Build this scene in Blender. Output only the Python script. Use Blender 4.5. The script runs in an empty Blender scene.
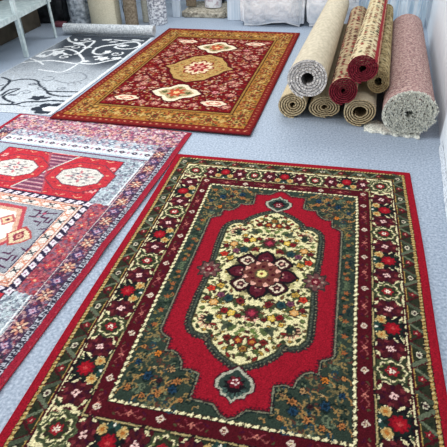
import bpy, bmesh, math, random
import numpy as np
from math import sin, cos, pi, radians, sqrt, exp
random.seed(5); rng = np.random.default_rng(5)
SC = bpy.context.scene
COL = SC.collection

# ------------------------------------------------------------------ helpers
def tag(o, label=None, cat=None, group=None, kind=None):
    if label: o['label'] = label
    if cat: o['category'] = cat
    if group: o['group'] = group
    if kind: o['kind'] = kind
    return o
def empty(name, loc=(0, 0, 0), rz=0.0):
    o = bpy.data.objects.new(name, None); o.empty_display_size = .1
    o.location = loc; o.rotation_euler = (0, 0, rz); COL.objects.link(o); return o
def mesh_obj(name, verts, faces, mats, parent=None, midx=None, smooth=False):
    me = bpy.data.meshes.new(name); me.from_pydata([tuple(v) for v in verts], [], [tuple(f) for f in faces])
    for m in (mats if isinstance(mats, (list, tuple)) else [mats]): me.materials.append(m)
    if midx is not None: me.polygons.foreach_set('material_index', np.array(midx, dtype=np.int32))
    if smooth: me.polygons.foreach_set('use_smooth', np.ones(len(faces), dtype=bool))
    me.update()
    o = bpy.data.objects.new(name, me); COL.objects.link(o)
    if parent: o.parent = parent
    return o
def lin(c):
    c = np.asarray(c, dtype=float)
    return np.where(c <= .04045, c/12.92, ((c+.055)/1.055)**2.4)
def rgb(r, g, b): return tuple(lin(np.array([r, g, b])/255.0)) + (1.0,)

class NT:
    def __init__(s, name):
        s.m = bpy.data.materials.new(name); s.m.use_nodes = True
        s.t = s.m.node_tree; s.b = s.t.nodes['Principled BSDF']
    def n(s, typ, **kw):
        nd = s.t.nodes.new(typ)
        for k, v in kw.items():
            if k in nd.inputs: nd.inputs[k].default_value = v
            else: setattr(nd, k, v)
        return nd
    def l(s, a, b): s.t.links.new(a, b)
def noise_mat(name, c1, c2, scale=60, rough=.9, bump=.3, bscale=200, spec=.3, c3=None, stretch=None, pos=(.35, .65), dist=.002, sheen=0):
    t = NT(name)
    tc = t.n('ShaderNodeTexCoord'); mp = t.n('ShaderNodeMapping')
    if stretch: mp.inputs['Scale'].default_value = stretch
    t.l(tc.outputs['Object'], mp.inputs[0])
    no = t.n('ShaderNodeTexNoise', Scale=scale, Detail=4.0); t.l(mp.outputs[0], no.inputs['Vector'])
    cr = t.n('ShaderNodeValToRGB'); e = cr.color_ramp.elements
    e[0].position, e[1].position = pos; e[0].color = c1; e[1].color = c2
    if c3:
        k = cr.color_ramp.elements.new((pos[0]+pos[1])/2); k.color = c3
    t.l(no.outputs['Fac'], cr.inputs[0]); t.l(cr.outputs[0], t.b.inputs['Base Color'])
    n2 = t.n('ShaderNodeTexNoise', Scale=bscale, Detail=2.0); t.l(mp.outputs[0], n2.inputs['Vector'])
    bp = t.n('ShaderNodeBump', Strength=bump, Distance=dist); t.l(n2.outputs['Fac'], bp.inputs['Height'])
    t.l(bp.outputs[0], t.b.inputs['Normal'])
    t.b.inputs['Roughness'].default_value = rough; t.b.inputs['Specular IOR Level'].default_value = spec
    if sheen: t.b.inputs['Sheen Weight'].default_value = sheen
    return t.m
def yarn_mat(name, vary=.18, scale=260, sheen=0, bump=.8, bscale=320):
    t = NT(name)
    at = t.n('ShaderNodeAttribute', attribute_name='yarn')
    tc = t.n('ShaderNodeTexCoord')
    no = t.n('ShaderNodeTexNoise', Scale=scale, Detail=1.0); t.l(tc.outputs['Object'], no.inputs['Vector'])
    mr = t.n('ShaderNodeMapRange'); mr.inputs[1].default_value = .3; mr.inputs[2].default_value = .7
    mr.inputs[3].default_value = 1-vary; mr.inputs[4].default_value = 1+vary; t.l(no.outputs['Fac'], mr.inputs[0])
    mx = t.n('ShaderNodeVectorMath', operation='SCALE'); t.l(at.outputs['Color'], mx.inputs[0]); t.l(mr.outputs[0], mx.inputs['Scale'])
    t.l(mx.outputs[0], t.b.inputs['Base Color'])
    n2 = t.n('ShaderNodeTexNoise', Scale=bscale, Detail=1.0); t.l(tc.outputs['Object'], n2.inputs['Vector'])
    bp = t.n('ShaderNodeBump', Strength=bump, Distance=.002); t.l(n2.outputs['Fac'], bp.inputs['Height']); t.l(bp.outputs[0], t.b.inputs['Normal'])
    t.b.inputs['Roughness'].default_value = .95; t.b.inputs['Specular IOR Level'].default_value = .04
    t.b.inputs['Sheen Weight'].default_value = sheen
    return t.m

# ------------------------------------------------------------------ knot canvas: the woven pattern, one colour per knot
class Canvas:
    def __init__(s, x0, x1, y0, y1, res, base):
        s.x0, s.x1, s.y0, s.y1 = x0, x1, y0, y1
        s.nx = int(round((x1-x0)/res))+1; s.ny = int(round((y1-y0)/res))+1
        s.X = np.linspace(x0, x1, s.nx); s.Y = np.linspace(y0, y1, s.ny)
        s.im = np.zeros((s.ny, s.nx, 3)); s.im[:] = np.array(base)/255.0
        s.M = [(1, 0, 0, 0, 1, 0)]; s.clip = None
    def push(s, x=0, y=0, rot=0, sx=1, sy=1):
        a, b, c, d, e, f = s.M[-1]; cr, sr = cos(rot), sin(rot)
        A, B, D, E = cr*sx, -sr*sy, sr*sx, cr*sy
        s.M.append((a*A+b*D, a*B+b*E, a*x+b*y+c, d*A+e*D, d*B+e*E, d*x+e*y+f)); return s
    def pop(s): s.M.pop()
    def tf(s, P):
        P = np.asarray(P, float).reshape(-1, 2); a, b, c, d, e, f = s.M[-1]
        return np.c_[a*P[:, 0]+b*P[:, 1]+c, d*P[:, 0]+e*P[:, 1]+f]
    def _box(s, Q, m=0):
        i0 = max(0, int(np.searchsorted(s.X, Q[:, 0].min()-m))-1); i1 = min(s.nx, int(np.searchsorted(s.X, Q[:, 0].max()+m))+1)
        j0 = max(0, int(np.searchsorted(s.Y, Q[:, 1].min()-m))-1); j1 = min(s.ny, int(np.searchsorted(s.Y, Q[:, 1].max()+m))+1)
        return i0, i1, j0, j1
    def mask_poly(s, P):
        Q = s.tf(P); i0, i1, j0, j1 = s._box(Q)
        if i1 <= i0 or j1 <= j0: return None
        gx, gy = np.meshgrid(s.X[i0:i1], s.Y[j0:j1]); ins = np.zeros(gx.shape, bool)
        n = len(Q)
        for k in range(n):
            xa, ya = Q[k]; xb, yb = Q[(k+1) % n]
            if ya == yb: continue
            ins ^= ((ya > gy) != (yb > gy)) & (gx < (xb-xa)*(gy-ya)/(yb-ya)+xa)
        return i0, i1, j0, j1, ins
    def put(s, r, col):
        if r is None: return
        i0, i1, j0, j1, ins = r
        if s.clip is not None: ins = ins & s.clip[j0:j1, i0:i1]
        s.im[j0:j1, i0:i1][ins] = np.array(col)/255.0
    def poly(s, P, col): s.put(s.mask_poly(P), col)
    def rect(s, x0, y0, x1, y1, col): s.poly([(x0, y0), (x1, y0), (x1, y1), (x0, y1)], col)
    def frame(s, a, b, col_, ia, ib):      # rectangular frame: outer half sizes a,b ; inner ia,ib
        m1 = s.mask_poly([(-a, -b), (a, -b), (a, b), (-a, b)]); i0, i1, j0, j1, ins = m1
        gx, gy = np.meshgrid(s.X[i0:i1], s.Y[j0:j1]); ins = ins & ~((abs(gx) < ia) & (abs(gy) < ib)); s.put((i0, i1, j0, j1, ins), col_)
    def blob(s, x, y, r, col, lobes=0, amp=.2, ry=None, rot=0, sharp=False):
        n = max(12, lobes*6); ry = ry or r; P = []
        for k in range(n):
            t = 2*pi*k/n; w = cos(lobes*t) if lobes else 0
            if sharp and lobes: w = abs(((lobes*t/pi) % 2)-1)*2-1
            q = 1+amp*w; a, b = r*q*cos(t), ry*q*sin(t)
            P.append((x+a*cos(rot)-b*sin(rot), y+a*sin(rot)+b*cos(rot)))
        s.poly(P, col)
    def line(s, P, w, col, closed=False):
        Q = s.tf(P); a, b, c, d, e, f = s.M[-1]; w = w*sqrt(abs(a*e-b*d))/2
        if closed: Q = np.vstack([Q, Q[:1]])
        i0, i1, j0, j1 = s._box(Q, w)
        if i1 <= i0 or j1 <= j0: return
        gx, gy = np.meshgrid(s.X[i0:i1], s.Y[j0:j1]); ins = np.zeros(gx.shape, bool)
        for k in range(len(Q)-1):
            p, q = Q[k], Q[k+1]; v = q-p; L = v@v
            if L < 1e-14: continue
            t = np.clip(((gx-p[0])*v[0]+(gy-p[1])*v[1])/L, 0, 1)
            ins |= (gx-p[0]-t*v[0])**2+(gy-p[1]-t*v[1])**2 < w*w
        s.put((i0, i1, j0, j1, ins), col)
    def curve(s, P, w, col, closed=False): s.line(smooth(P, closed), w, col, closed)
    def spiral(s, x, y, r, turns, w, col, a0=0, hand=1):
        P = []
        for k in range(22):
            t = k/21; q = r*(1-.85*t); a = a0+hand*turns*2*pi*t; P.append((x+q*cos(a), y+q*sin(a)))
        s.line(P, w, col)
    def leaf(s, x, y, l, w, rot, col):
        P = [(-l/2, 0), (-l*.2, w/2), (l*.2, w*.4), (l/2, 0), (l*.2, -w*.4), (-l*.2, -w/2)]
        s.push(x, y, rot); s.poly(P, col); s.pop()
def smooth(P, closed=False, n=5):
    P = [np.array(q, float) for q in P]; N = len(P); out = []
    for i in range(N if closed else N-1):
        if closed: a, b, c, d = P[(i-1) % N], P[i], P[(i+1) % N], P[(i+2) % N]
        else: a, b, c, d = P[max(i-1, 0)], P[i], P[i+1], P[min(i+2, N-1)]
        for k in range(n):
            t = k/n; out.append(.5*(2*b+(c-a)*t+(2*a-5*b+4*c-d)*t*t+(3*b-a-3*c+d)*t**3))
    if not closed: out.append(P[-1])
    return np.array(out)

def knot_jitter(cv, prob=.28, dye=1.0):
    """hand-knotted edges: some knots take the colour of a neighbour"""
    ny, nx = cv.im.shape[:2]; j, i = np.mgrid[0:ny, 0:nx]
    dj = rng.integers(-1, 2, (ny, nx))*(rng.random((ny, nx)) < prob); di = rng.integers(-1, 2, (ny, nx))*(rng.random((ny, nx)) < prob)
    g = cv.im.mean(-1, keepdims=True); cv.im = g+(cv.im-g)*dye      # faded dyes
    cv.im = cv.im[np.clip(j+dj, 0, ny-1), np.clip(i+di, 0, nx-1)]
def pile_mesh(name, cv, fn, mat, parent=None, thick=.009, jitter=.10, z0=0.0, dye=.93):
    """the woven sheet: a grid of knots with a turned-down edge all round"""
    knot_jitter(cv, dye=dye)
    nx, ny = cv.nx, cv.ny
    gx, gy = np.meshgrid(cv.X, cv.Y)
    W = fn(gx, gy)                                  # (ny,nx,3)
    top = W.reshape(-1, 3).copy(); top[:, 2] += z0+thick + rng.normal(0, .0003, len(top))
    idx = np.arange(nx*ny).reshape(ny, nx)
    quads = np.stack([idx[:-1, :-1], idx[:-1, 1:], idx[1:, 1:], idx[1:, :-1]], -1).reshape(-1, 4)
    loop = np.concatenate([idx[0, :-1], idx[:-1, -1], idx[-1, :0:-1], idx[:0:-1, 0]])
    low = W.reshape(-1, 3)[loop].copy(); low[:, 2] += z0+.0008
    k0 = len(top); li = np.arange(len(loop))+k0; nxt = np.roll(li, -1); ln = np.roll(loop, -1)
    skirt = np.stack([loop, li, nxt, ln], -1)
    V = np.vstack([top, low]); F = np.vstack([quads, skirt])
    me = bpy.data.meshes.new(name)
    me.vertices.add(len(V)); me.vertices.foreach_set('co', V.ravel().astype(np.float32))
    me.loops.add(F.size); me.loops.foreach_set('vertex_index', F.ravel().astype(np.int32))
    me.polygons.add(len(F)); me.polygons.foreach_set('loop_start', np.arange(0, F.size, 4, dtype=np.int32))
    me.polygons.foreach_set('loop_total', np.full(len(F), 4, dtype=np.int32))
    me.update(calc_edges=True)
    c = cv.im.reshape(-1, 3); c = np.vstack([c, c[loop]])
    c = lin(np.clip(c*(1+rng.normal(0, jitter, (len(c), 1))), 0, 1))
    at = me.color_attributes.new('yarn', 'FLOAT_COLOR', 'POINT')
    at.data.foreach_set('color', np.c_[c, np.ones(len(c))].ravel().astype(np.float32))
    me.materials.append(mat); me.validate()
    o = bpy.data.objects.new(name, me); COL.objects.link(o)
    if parent: o.parent = parent
    return o
def binding(name, cv, fn, mat, parent, r=.005, z0=0.0, thick=.009, step=.02, sides='bltr'):
    """the overcast cord sewn round the rim"""
    obs = None
    P = []
    xs = np.arange(cv.x0, cv.x1, step); ys = np.arange(cv.y0, cv.y1, step)
    P = [(x, cv.y0) for x in xs]+[(cv.x1, y) for y in ys]+[(x, cv.y1) for x in (cv.x1-(xs-cv.x0))]+[(cv.x0, y) for y in (cv.y1-(ys-cv.y0))]
    P = np.array(P); W = fn(P[:, 0], P[:, 1]); n = len(W); W[:, 2] += z0+thick*.55
    T = np.roll(W, -1, 0)-np.roll(W, 1, 0); T /= np.linalg.norm(T, axis=1)[:, None]
    S = np.cross(T, [0, 0, 1]); S /= np.linalg.norm(S, axis=1)[:, None]
    V = []; F = []
    for i in range(n):
        for k in range(6):
            a = k*pi/3; V.append(W[i]+S[i]*r*cos(a)+np.array([0, 0, 1])*min(r, thick*.55)*sin(a))
    for i in range(n):
        j = (i+1) % n
        for k in range(6): F.append((i*6+k, j*6+k, j*6+(k+1) % 6, i*6+(k+1) % 6))
    return mesh_obj(name, V, F, mat, parent, smooth=True)

# ================================================================== CAMERA
cam = bpy.data.cameras.new('camera'); co = bpy.data.objects.new('camera', cam); COL.objects.link(co)
co.location = (0.26196659632, -1.77646953990, 1.63990721979)
co.rotation_euler = (0.9416330378, 0.03111524086, 0.22400497072)
cam.sensor_width = 36; cam.sensor_fit = 'HORIZONTAL'; cam.lens = 479.41378551*36/447
cam.clip_start = .02; cam.clip_end = 100
SC.camera = co

# ================================================================== ROOM
floor_m = noise_mat('grey_blue_floor_vinyl', rgb(126, 139, 156), rgb(186, 196, 208), scale=75, rough=.5, bump=.1, bscale=90, spec=.4, c3=rgb(155, 167, 183), pos=(.3, .7), dist=.001)
def plane_wall(name, A, B, h, mat, t=.08, z0=0.0):
    A = np.array(A, float); B = np.array(B, float); d = (B-A)/np.linalg.norm(B-A); n = np.array([-d[1], d[0]])*t
    V = [(*A, z0), (*B, z0), (*(B+n), z0), (*(A+n), z0), (*A, h), (*B, h), (*(B+n), h), (*(A+n), h)]
    F = [(0, 1, 5, 4), (1, 2, 6, 5), (2, 3, 7, 6), (3, 0, 4, 7), (4, 5, 6, 7), (3, 2, 1, 0)]
    o = mesh_obj(name, V, F, mat); tag(o, kind='structure'); return o
f = mesh_obj('floor', [(-4.6, -3.4, 0), (2.2, -3.4, 0), (2.2, 6.6, 0), (-4.6, 6.6, 0), (-4.6, -3.4, -.1), (2.2, -3.4, -.1), (2.2, 6.6, -.1), (-4.6, 6.6, -.1)],
             [(0, 1, 2, 3), (7, 6, 5, 4), (0, 4, 5, 1), (1, 5, 6, 2), (2, 6, 7, 3), (3, 7, 4, 0)], floor_m)
tag(f, kind='structure')
# right wall: white corrugated sheeting following a slightly skewed line
def corr_mat():
    t = NT('white_ribbed_sheeting'); tc = t.n('ShaderNodeTexCoord')
    no = t.n('ShaderNodeTexNoise', Scale=6.0, Detail=3.0); t.l(tc.outputs['Object'], no.inputs['Vector'])
    cr = t.n('ShaderNodeValToRGB'); cr.color_ramp.elements[0].color = rgb(224, 230, 236); cr.color_ramp.elements[1].color = rgb(246, 249, 252)
    t.l(no.outputs['Fac'], cr.inputs[0]); t.l(cr.outputs[0], t.b.inputs['Base Color'])
    wv = t.n('ShaderNodeTexWave', Scale=9.0, Distortion=1.5); wv.bands_direction = 'DIAGONAL'; wv.inputs['Detail'].default_value = 2
    mp = t.n('ShaderNodeMapping'); mp.inputs['Scale'].default_value = (1, 1, .55); t.l(tc.outputs['Object'], mp.inputs[0]); t.l(mp.outputs[0], wv.inputs['Vector'])
    bp = t.n('ShaderNodeBump', Strength=.6, Distance=.006); t.l(wv.outputs['Fac'], bp.inputs['Height']); t.l(bp.outputs[0], t.b.inputs['Normal'])
    t.b.inputs['Roughness'].default_value = .55
    return t.m
wr_x = lambda y: .985+.076*(y-.748)
plane_wall('wall_right', (wr_x(6.3), 6.3), (wr_x(-3.2), -3.2), 2.6, corr_mat())
wall_m = noise_mat('pale_blue_wall_paint', rgb(190, 208, 222), rgb(214, 226, 236), scale=5, rough=.7, bump=.1)
plane_wall('wall_back', (-4.45, 6.1), (1.7, 6.1), 2.6, wall_m)
dark_m = noise_mat('dark_teal_wall_paint', rgb(48, 58, 56), rgb(66, 76, 74), scale=5, rough=.8, bump=.1)
plane_wall('wall_left', (-4.45, 2.2), (-4.45, 6.1), 2.6, dark_m)
# skirting strip of torn plastic at the foot of the right wall
tr_m = noise_mat('grey_white_skirting_plastic', rgb(120, 130, 142), rgb(225, 230, 236), scale=70, rough=.5, bump=.4, bscale=60, pos=(.3, .5))
V = []; F = []
ys = np.linspace(-1.5, 1.6, 120)
for i, y in enumerate(ys):
    x = wr_x(y)-.001; w = .012+.006*random.random()
    V += [(x, y, .001), (x-w, y, .001), (x-w*.8, y, .012), (x-.003, y, .05+.012*random.random()), (x, y, .05)]
for i in range(len(ys)-1):
    a = i*5; b = a+5
    for k in range(4): F.append((a+k, b+k, b+k+1, a+k+1))
tag(mesh_obj('trim_1', V, F, tr_m), kind='structure')

# ================================================================== RUG 1: red rug with cream medallion (front)
RED = (150, 20, 36); MAR = (70, 18, 26); CRM = (222, 208, 158); DGR = (44, 48, 34); TEAL = (40, 58, 52); GOLD = (176, 144, 76)
GG = (92, 100, 78); PNK = (214, 160, 140); BLU = (30, 58, 80); ORG = (168, 104, 56); DK = (26, 22, 26); YEL = (208, 166, 70); BR = (112, 60, 46)
cv = Canvas(-.8, .8, -1.172, 1.172, .0036, RED)
Z = lambda a, b, c: cv.poly([(-a, -b), (a, -b), (a, b), (-a, b)], c)
Z(.764, 1.135, DK); Z(.761, 1.131, GOLD); Z(.747, 1.118, DK); Z(.744, 1.114, DGR)
Z(.694, 1.062, GOLD); Z(.690, 1.058, MAR); Z(.684, 1.050, DK); Z(.681, 1.046, CRM)
Z(.545, .900, DK); Z(.541, .896, (170, 150, 100)); Z(.536, .890, DK); Z(.533, .886, MAR); Z(.530, .883, (78, 17, 26))
Z(.470, .820, DK); Z(.467, .816, CRM); Z(.456, .805, DK); Z(.453, .802, (46, 58, 48))
sides = []   # frames running along each side: origin, rot, length
def along(off_u, off_v, per_s, per_e, fn, phase_s=0, phase_e=0, corners=True):
    for sg in (1, -1):
        n = int((off_v)/per_s)+1
        for k in range(-n, n+1):
            y = k*per_s+phase_s
            if abs(y) <= off_v-per_s*.2 or (corners and abs(y) <= off_v+1e-6):
                cv.push(sg*off_u, y, 0, sg, 1); fn(k); cv.pop()
        n = int(off_u/per_e)+1
        for k in range(-n, n+1):
            xx = k*per_e+phase_e
            if abs(xx) <= off_u-per_e*.2:
                cv.push(xx, sg*off_v, pi/2 if sg > 0 else -pi/2, 1, 1); fn(k); cv.pop()
# twisted cord lines (dots)
def twist(a, b, w, step, c1, c2):
    for sg in (1, -1):
        for k in range(int(2*b/step)+1):
            y = -b+k*step; cv.line([(sg*a-w*.5, y-step*.25), (sg*a+w*.5, y+step*.25)], step*.42, c1 if k % 2 else c2)
        for k in range(int(2*a/step)+1):
            xx = -a+k*step; cv.line([(xx-step*.25, sg*b-w*.5), (xx+step*.25, sg*b+w*.5)], step*.42, c1 if k % 2 else c2)
twist(.754, 1.1245, .012, .010, (196, 174, 120), (84, 46, 34))
twist(.4615, .8105, .010, .0155, (238, 226, 176), (70, 60, 44))
# outer dark green guard
def ribbon(k):
    cv.line([(-.024, -.055), (.024, -.020)], .020, GG); cv.line([(-.024, .055), (.024, .020)], .020, (70, 78, 60))
    cv.line([(-.026, -.070), (.026, -.033)], .005, MAR); cv.line([(-.026, .070), (.026, .033)], .005, MAR)
def diamond(k):
    ribbon(k)
    cv.poly([(-.02, 0), (0, .025), (.02, 0), (0, -.025)], DK); cv.blob(0, 0, .0130, (200, 190, 160), ry=.017); cv.blob(0, 0, .008, (70, 50, 50), ry=.009)
def redflower(k):
    cv.line([(-.024, .05), (.024, .01)], .012, (100, 108, 84)); cv.line([(-.024, -.05), (.024, -.01)], .012, MAR)
    cv.blob(0, 0, .015, (120, 24, 34), 5, .25); cv.blob(0, 0, .005, PNK)
    cv.leaf(.01, .045, .03, .012, .8, (30, 40, 28)); cv.leaf(-.01, -.045, .03, .012, .8, (30, 40, 28))
along(.719, 1.088, .239, .24, redflower, .0, .12); along(.719, 1.088, .239, .24, diamond, .1195, 0)
# inner dark red guard
def ring(k):
    cv.blob(0, 0, .0145, (208, 186, 164), 4, .15); cv.blob(0, 0, .0075, (100, 16, 30)); cv.blob(0, 0, .003, CRM)
def sprig(k):
    for s in (1, -1):
        cv.line([(0, s*.01), (.016, s*.035), (.004, s*.05)], .0045, (140, 70, 66)); cv.line([(0, s*.008), (-.016, s*.03)], .0045, (130, 50, 60))
        cv.leaf(-.008, s*.055, .026, .010, s*1.0, (70, 16, 40)); cv.leaf(.012, s*.06, .02, .008, -s*.8, (74, 70, 44))
    cv.blob(0, 0, .010, (190, 110, 96), 4, .3); cv.blob(0, 0, .004, (90, 20, 30))
along(.500, .850, .24, .2415, sprig, .12, .12); along(.500, .850, .24, .2415, ring, 0, 0)
for sx in (1, -1):
    for sy in (1, -1): cv.push(sx*.5, sy*.85); ring(0); cv.pop()
# wide border
def vine(k):
    pass
def rosette_ring(k):
    cv.blob(0, 0, .070, (60, 66, 44), 8, .10, ry=.062); cv.blob(0, 0, .056, CRM, 8, .10, ry=.050); cv.blob(0, 0, .048, (56, 40, 34), 8, .10, ry=.042); cv.blob(0, 0, .041, DGR, 8, .12, ry=.036)
    cv.blob(0, 0, .025, (150, 30, 40), 6, .2, ry=.022); cv.blob(0, 0, .012, (236, 214, 190), 6, .35); cv.blob(0, 0, .004, MAR)
    for a in range(8): cv.blob(.046*cos(a*pi/4+.4), .041*sin(a*pi/4+.4), .006, (110, 120, 70))
def maroon_fl(k, s=1):
    cv.blob(0, 0, .062, DK, 7, .18, ry=.056, rot=.3); cv.blob(0, 0, .057, (72, 24, 30), 7, .18, ry=.051, rot=.3)
    for a in range(7): cv.blob(.044*cos(a*.9+.75), .040*sin(a*.9+.75), .010, (52, 18, 34) if a % 2 else (112, 40, 46), 3, .3)
    for a in range(5): cv.leaf(.028*cos(a*1.257+.3), .026*sin(a*1.257+.3), .03, .010, a*1.257+.3, (60, 12, 34))
    for a in range(4): cv.blob(.0105*cos(a*pi/2+.4), .0105*sin(a*pi/2+.4), .0068, (232, 186, 176))
    cv.blob(0, 0, .004, MAR)
def big(k):
    cv.blob(.006, 0, .066, DK, 11, .18, ry=.062, sharp=True); cv.blob(.006, 0, .052, (26, 36, 32), 11, .12, ry=.048, sharp=True)
    cv.blob(.012, 0, .034, (120, 12, 28), 9, .15); cv.blob(.014, 0, .027, (158, 20, 32), 9, .2); cv.blob(.014, 0, .009, (184, 60, 60), 4, .3)
    for s in (1, -1):
        cv.blob(-.034, s*.043, .023, DK, 6, .15); cv.blob(-.034, s*.043, .021, (190, 154, 92), 6, .2); cv.blob(-.034, s*.043, .009, (170, 100, 40), 5, .3)
        cv.blob(-.050, s*.016, .014, (36, 62, 56), 4, .3)
        cv.blob(.052, s*.046, .008, (60, 74, 50), 4, .3)
    cv.blob(-.056, 0, .006, (226, 220, 200))
def border_unit(P):
    def fn(k):
        # dark creeper and leaves on the cream ground, hugging the blossoms
        for s in (1, -1):
            cv.curve([(.064, .0), (.060, s*.12*P), (.066, s*.25*P), (.058, s*.38*P), (.066, s*.5*P)], .007, MAR)
            cv.curve([(-.064, .0), (-.058, s*.12*P), (-.066, s*.25*P), (-.058, s*.38*P), (-.066, s*.5*P)], .007, DGR)
            for (a, b, l, t, c) in ((.040, .135, .05, .9, DK), (-.045, .13, .045, -.7, (44, 52, 36)), (.050, .37, .05, -.8, (50, 58, 40)), (-.050, .37, .045, .9, MAR), (.0, .405, .045, 0, (70, 20, 32)), (.045, .455, .04, .4, (96, 28, 38)), (-.045, .455, .04, -.4, (54, 62, 42))):
                cv.leaf(a, s*b*P, l, .020, s*t, c)
            cv.push(.0, s*.25*P, 0, 1, s); cv.push(0, 0, 0, 1.06, 1.02*min(1, P/.46)); maroon_fl(k); cv.pop(); cv.pop()
        big(k)
    return fn
yo = .966
for sg in (1, -1):
    for k in (-2, -1, 0, 1): pass
    for y in (-.695, -.232, .232, .695):
        cv.push(sg*.607, y, 0, sg, 1); border_unit(.463)(0); cv.pop()
    for y in (-.463, 0, .463): cv.push(sg*.607, y, 0, sg, 1); rosette_ring(0); cv.pop()
    for xx in (-.4, 0, .4):
        cv.push(xx, sg*yo, sg*pi/2, 1.05, .9); border_unit(.444)(0); cv.pop()
    for xx in (-.2, .2): cv.push(xx, sg*yo, sg*pi/2, 1.05, .95); rosette_ring(0); cv.pop()
    for sx in (1, -1):
        cv.push(sx*.607, sg*yo, pi/4*sg*sx, 1, 1); cv.blob(0, 0, .075, (80, 90, 60), 8, .1); cv.blob(0, 0, .066, (214, 204, 150), 8, .1); rosette_ring(0); cv.pop()
# field
field_q = [(.0, .800), (.03, .785), (.065, .748), (.155, .742), (.153, .690), (.150, .626), (.190, .612), (.227, .618), (.236, .580), (.262, .545), (.29, .532), (.318, .538), (.322, .470), (.350, .458), (.376, .436)]
def quad(q):
    a = [(x, y) for x, y in q]; b = [(x, -y) for x, y in reversed(q)]
    c = [(-x, -y) for x, y in q]; d = [(-x, y) for x, y in reversed(q)]
    return a+b+c+d
FQ = quad(field_q)
# foliage in the spandrels: symmetric scrolls
spn = []
r2 = random.Random(11)
fixed = [(.415, .746, ORG, .020), (.346, .769, ORG, .018), (.287, .748, ORG, .021), (.347, .562, (206, 116, 40), .022), (.230, .682, ORG, .024), (.236, .722, BLU, .026), (.354, .677, BLU, .028), (.266, .629, (170, 128, 84), .020), (.338, .634, (190, 160, 110), .012), (.415, .62, BLU, .02), (.42, .54, (170, 110, 60), .016), (.30, .69, (60, 30, 34), .018), (.19, .76, (170, 110, 60), .014), (.12, .775, (150, 130, 90), .010), (.19, .66, (150, 110, 70), .012)]
for _ in range(150):
    spn.append((r2.uniform(.15, .45), r2.uniform(.44, .80), r2.uniform(.012, .024), r2.uniform(0, 6.3), r2.choice([(136, 110, 66), (118, 104, 68), (96, 106, 80), (30, 60, 72), (90, 50, 40), (22, 34, 30), (146, 118, 70), (104, 92, 60)]), r2.choice([1, -1])))
side = []
for k in range(40):
    side.append((r2.uniform(.388, .446), (k+.5)*.45/40, r2.uniform(.008, .014), r2.uniform(0, 6.3), r2.choice([(128, 110, 60), (150, 90, 52), (22, 38, 28), (84, 96, 70), (20, 34, 40)]), r2.choice([1, -1])))
for sx in (1, -1):
    for sy in (1, -1):
        cv.push(0, 0, 0, sx, sy)
        for (a, b, r, t, c, h) in spn+side: cv.spiral(a, b, r, .85, .0062, c, t, h)
        for (a, b, c, r) in fixed:
            r *= .8; cv.blob(a, b, r*1.1, (22, 34, 34), 6, .2); cv.blob(a, b, r*.8, c, 6, .3, rot=a*30); cv.blob(a, b, r*.35, tuple(int(v*.55) for v in c), 5, .3)
            cv.curve([(a+r, b), (a+r*2, b+r*.8), (a+r*2.2, b+r*2)], .005, (160, 116, 64))
        for j in range(5): cv.blob(.418, .05+j*.09, .012, (150, 84, 46), 5, .3); 
        cv.pop()
cv.line(FQ, .024, (24, 34, 34), True); 
cv.poly(FQ, RED)
cv.line(FQ, .010, (60, 30, 34), True); cv.push(0, 0, 0, 1.012, 1.006); cv.line(FQ, .0055, (116, 114, 92), True); cv.pop()
# inner serration of the field outline
def dots_along(P, closed, step, r, off, col, lobes=0):
    P = np.array(P+[P[0]] if closed else P, float); acc = 0
    for k in range(len(P)-1):
        v = P[k+1]-P[k]; L = np.hypot(*v)
        if L < 1e-9: continue
        d = v/L; n = np.array([d[1], -d[0]])
        while acc < L:
            q = P[k]+d*acc+n*off; cv.blob(q[0], q[1], r, col, lobes, .3); acc += step
        acc -= L
dots_along(FQ, True, .016, .0048, .010, (84, 18, 32)); dots_along(FQ, True, .016, .0048, .010, (84, 18, 32))
# medallion
med_q = [(0, .556), (.035, .540), (.090, .506), (.135, .462), (.152, .420), (.160, .408), (.172, .414), (.195, .420), (.228, .408), (.250, .380), (.257, .345), (.257, .180), (.252, .120), (.250, .060), (.248, 0)]
MQ = quad(med_q)
cv.line(MQ, .070, (58, 26, 34), True); cv.line(MQ, .058, (44, 50, 46), True); cv.line(MQ, .038, (58, 66, 56), True)
dots_along(MQ, True, .013, .0045, -.022, (28, 30, 32)); dots_along(MQ, True, .017, .0055, -.034, (44, 40, 40)); dots_along(MQ, True, .017, .003, -.012, (104, 108, 88))
dots_along(MQ, True, .019, .004, -.028, (120, 110, 84)); cv.line(MQ, .014, (34, 40, 34), True)
cv.poly(MQ, (220, 208, 154)); cv.line(MQ, .004, (96, 92, 60), True)
cl = cv.mask_poly(MQ); mm = np.zeros((cv.ny, cv.nx), bool); mm[cl[2]:cl[3], cl[0]:cl[1]] = cl[4]
LGR = (112, 124, 66); RB = (128, 36, 34); ROR = (196, 58, 36)
# background creeper + leaves
r3 = random.Random(3); fill = []
for _ in range(700):
    a, b = r3.uniform(.0, .25), r3.uniform(.0, .53)
    if all((a-c[0])**2+(b-c[1])**2 > .025**2 for c in fill): fill.append((a, b, r3.choice([LGR, (80, 92, 52), (150, 124, 60), RB, (176, 136, 60), (52, 62, 40), (110, 70, 46), (70, 40, 34)]), r3.uniform(0, 6.3), r3.choice([0, 1])))
cv.clip = mm
def flower(a, b, r, c, c2, lobes=6, dkr=1.2):
    t = a*37+b*11; cv.leaf(a+r*cos(t), b+r*sin(t), r*2.6, r*1.2, t, (70, 80, 48)); cv.leaf(a+r*cos(t+2.3), b+r*sin(t+2.3), r*2.2, r*1.0, t+2.3, (60, 66, 44))
    cv.blob(a, b, r*1.22, (50, 40, 30), lobes, .16, rot=a*40); cv.blob(a, b, r*.94, c, lobes, .16, rot=a*40); cv.blob(a, b, r*.5, c2, 4, .2)
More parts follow.
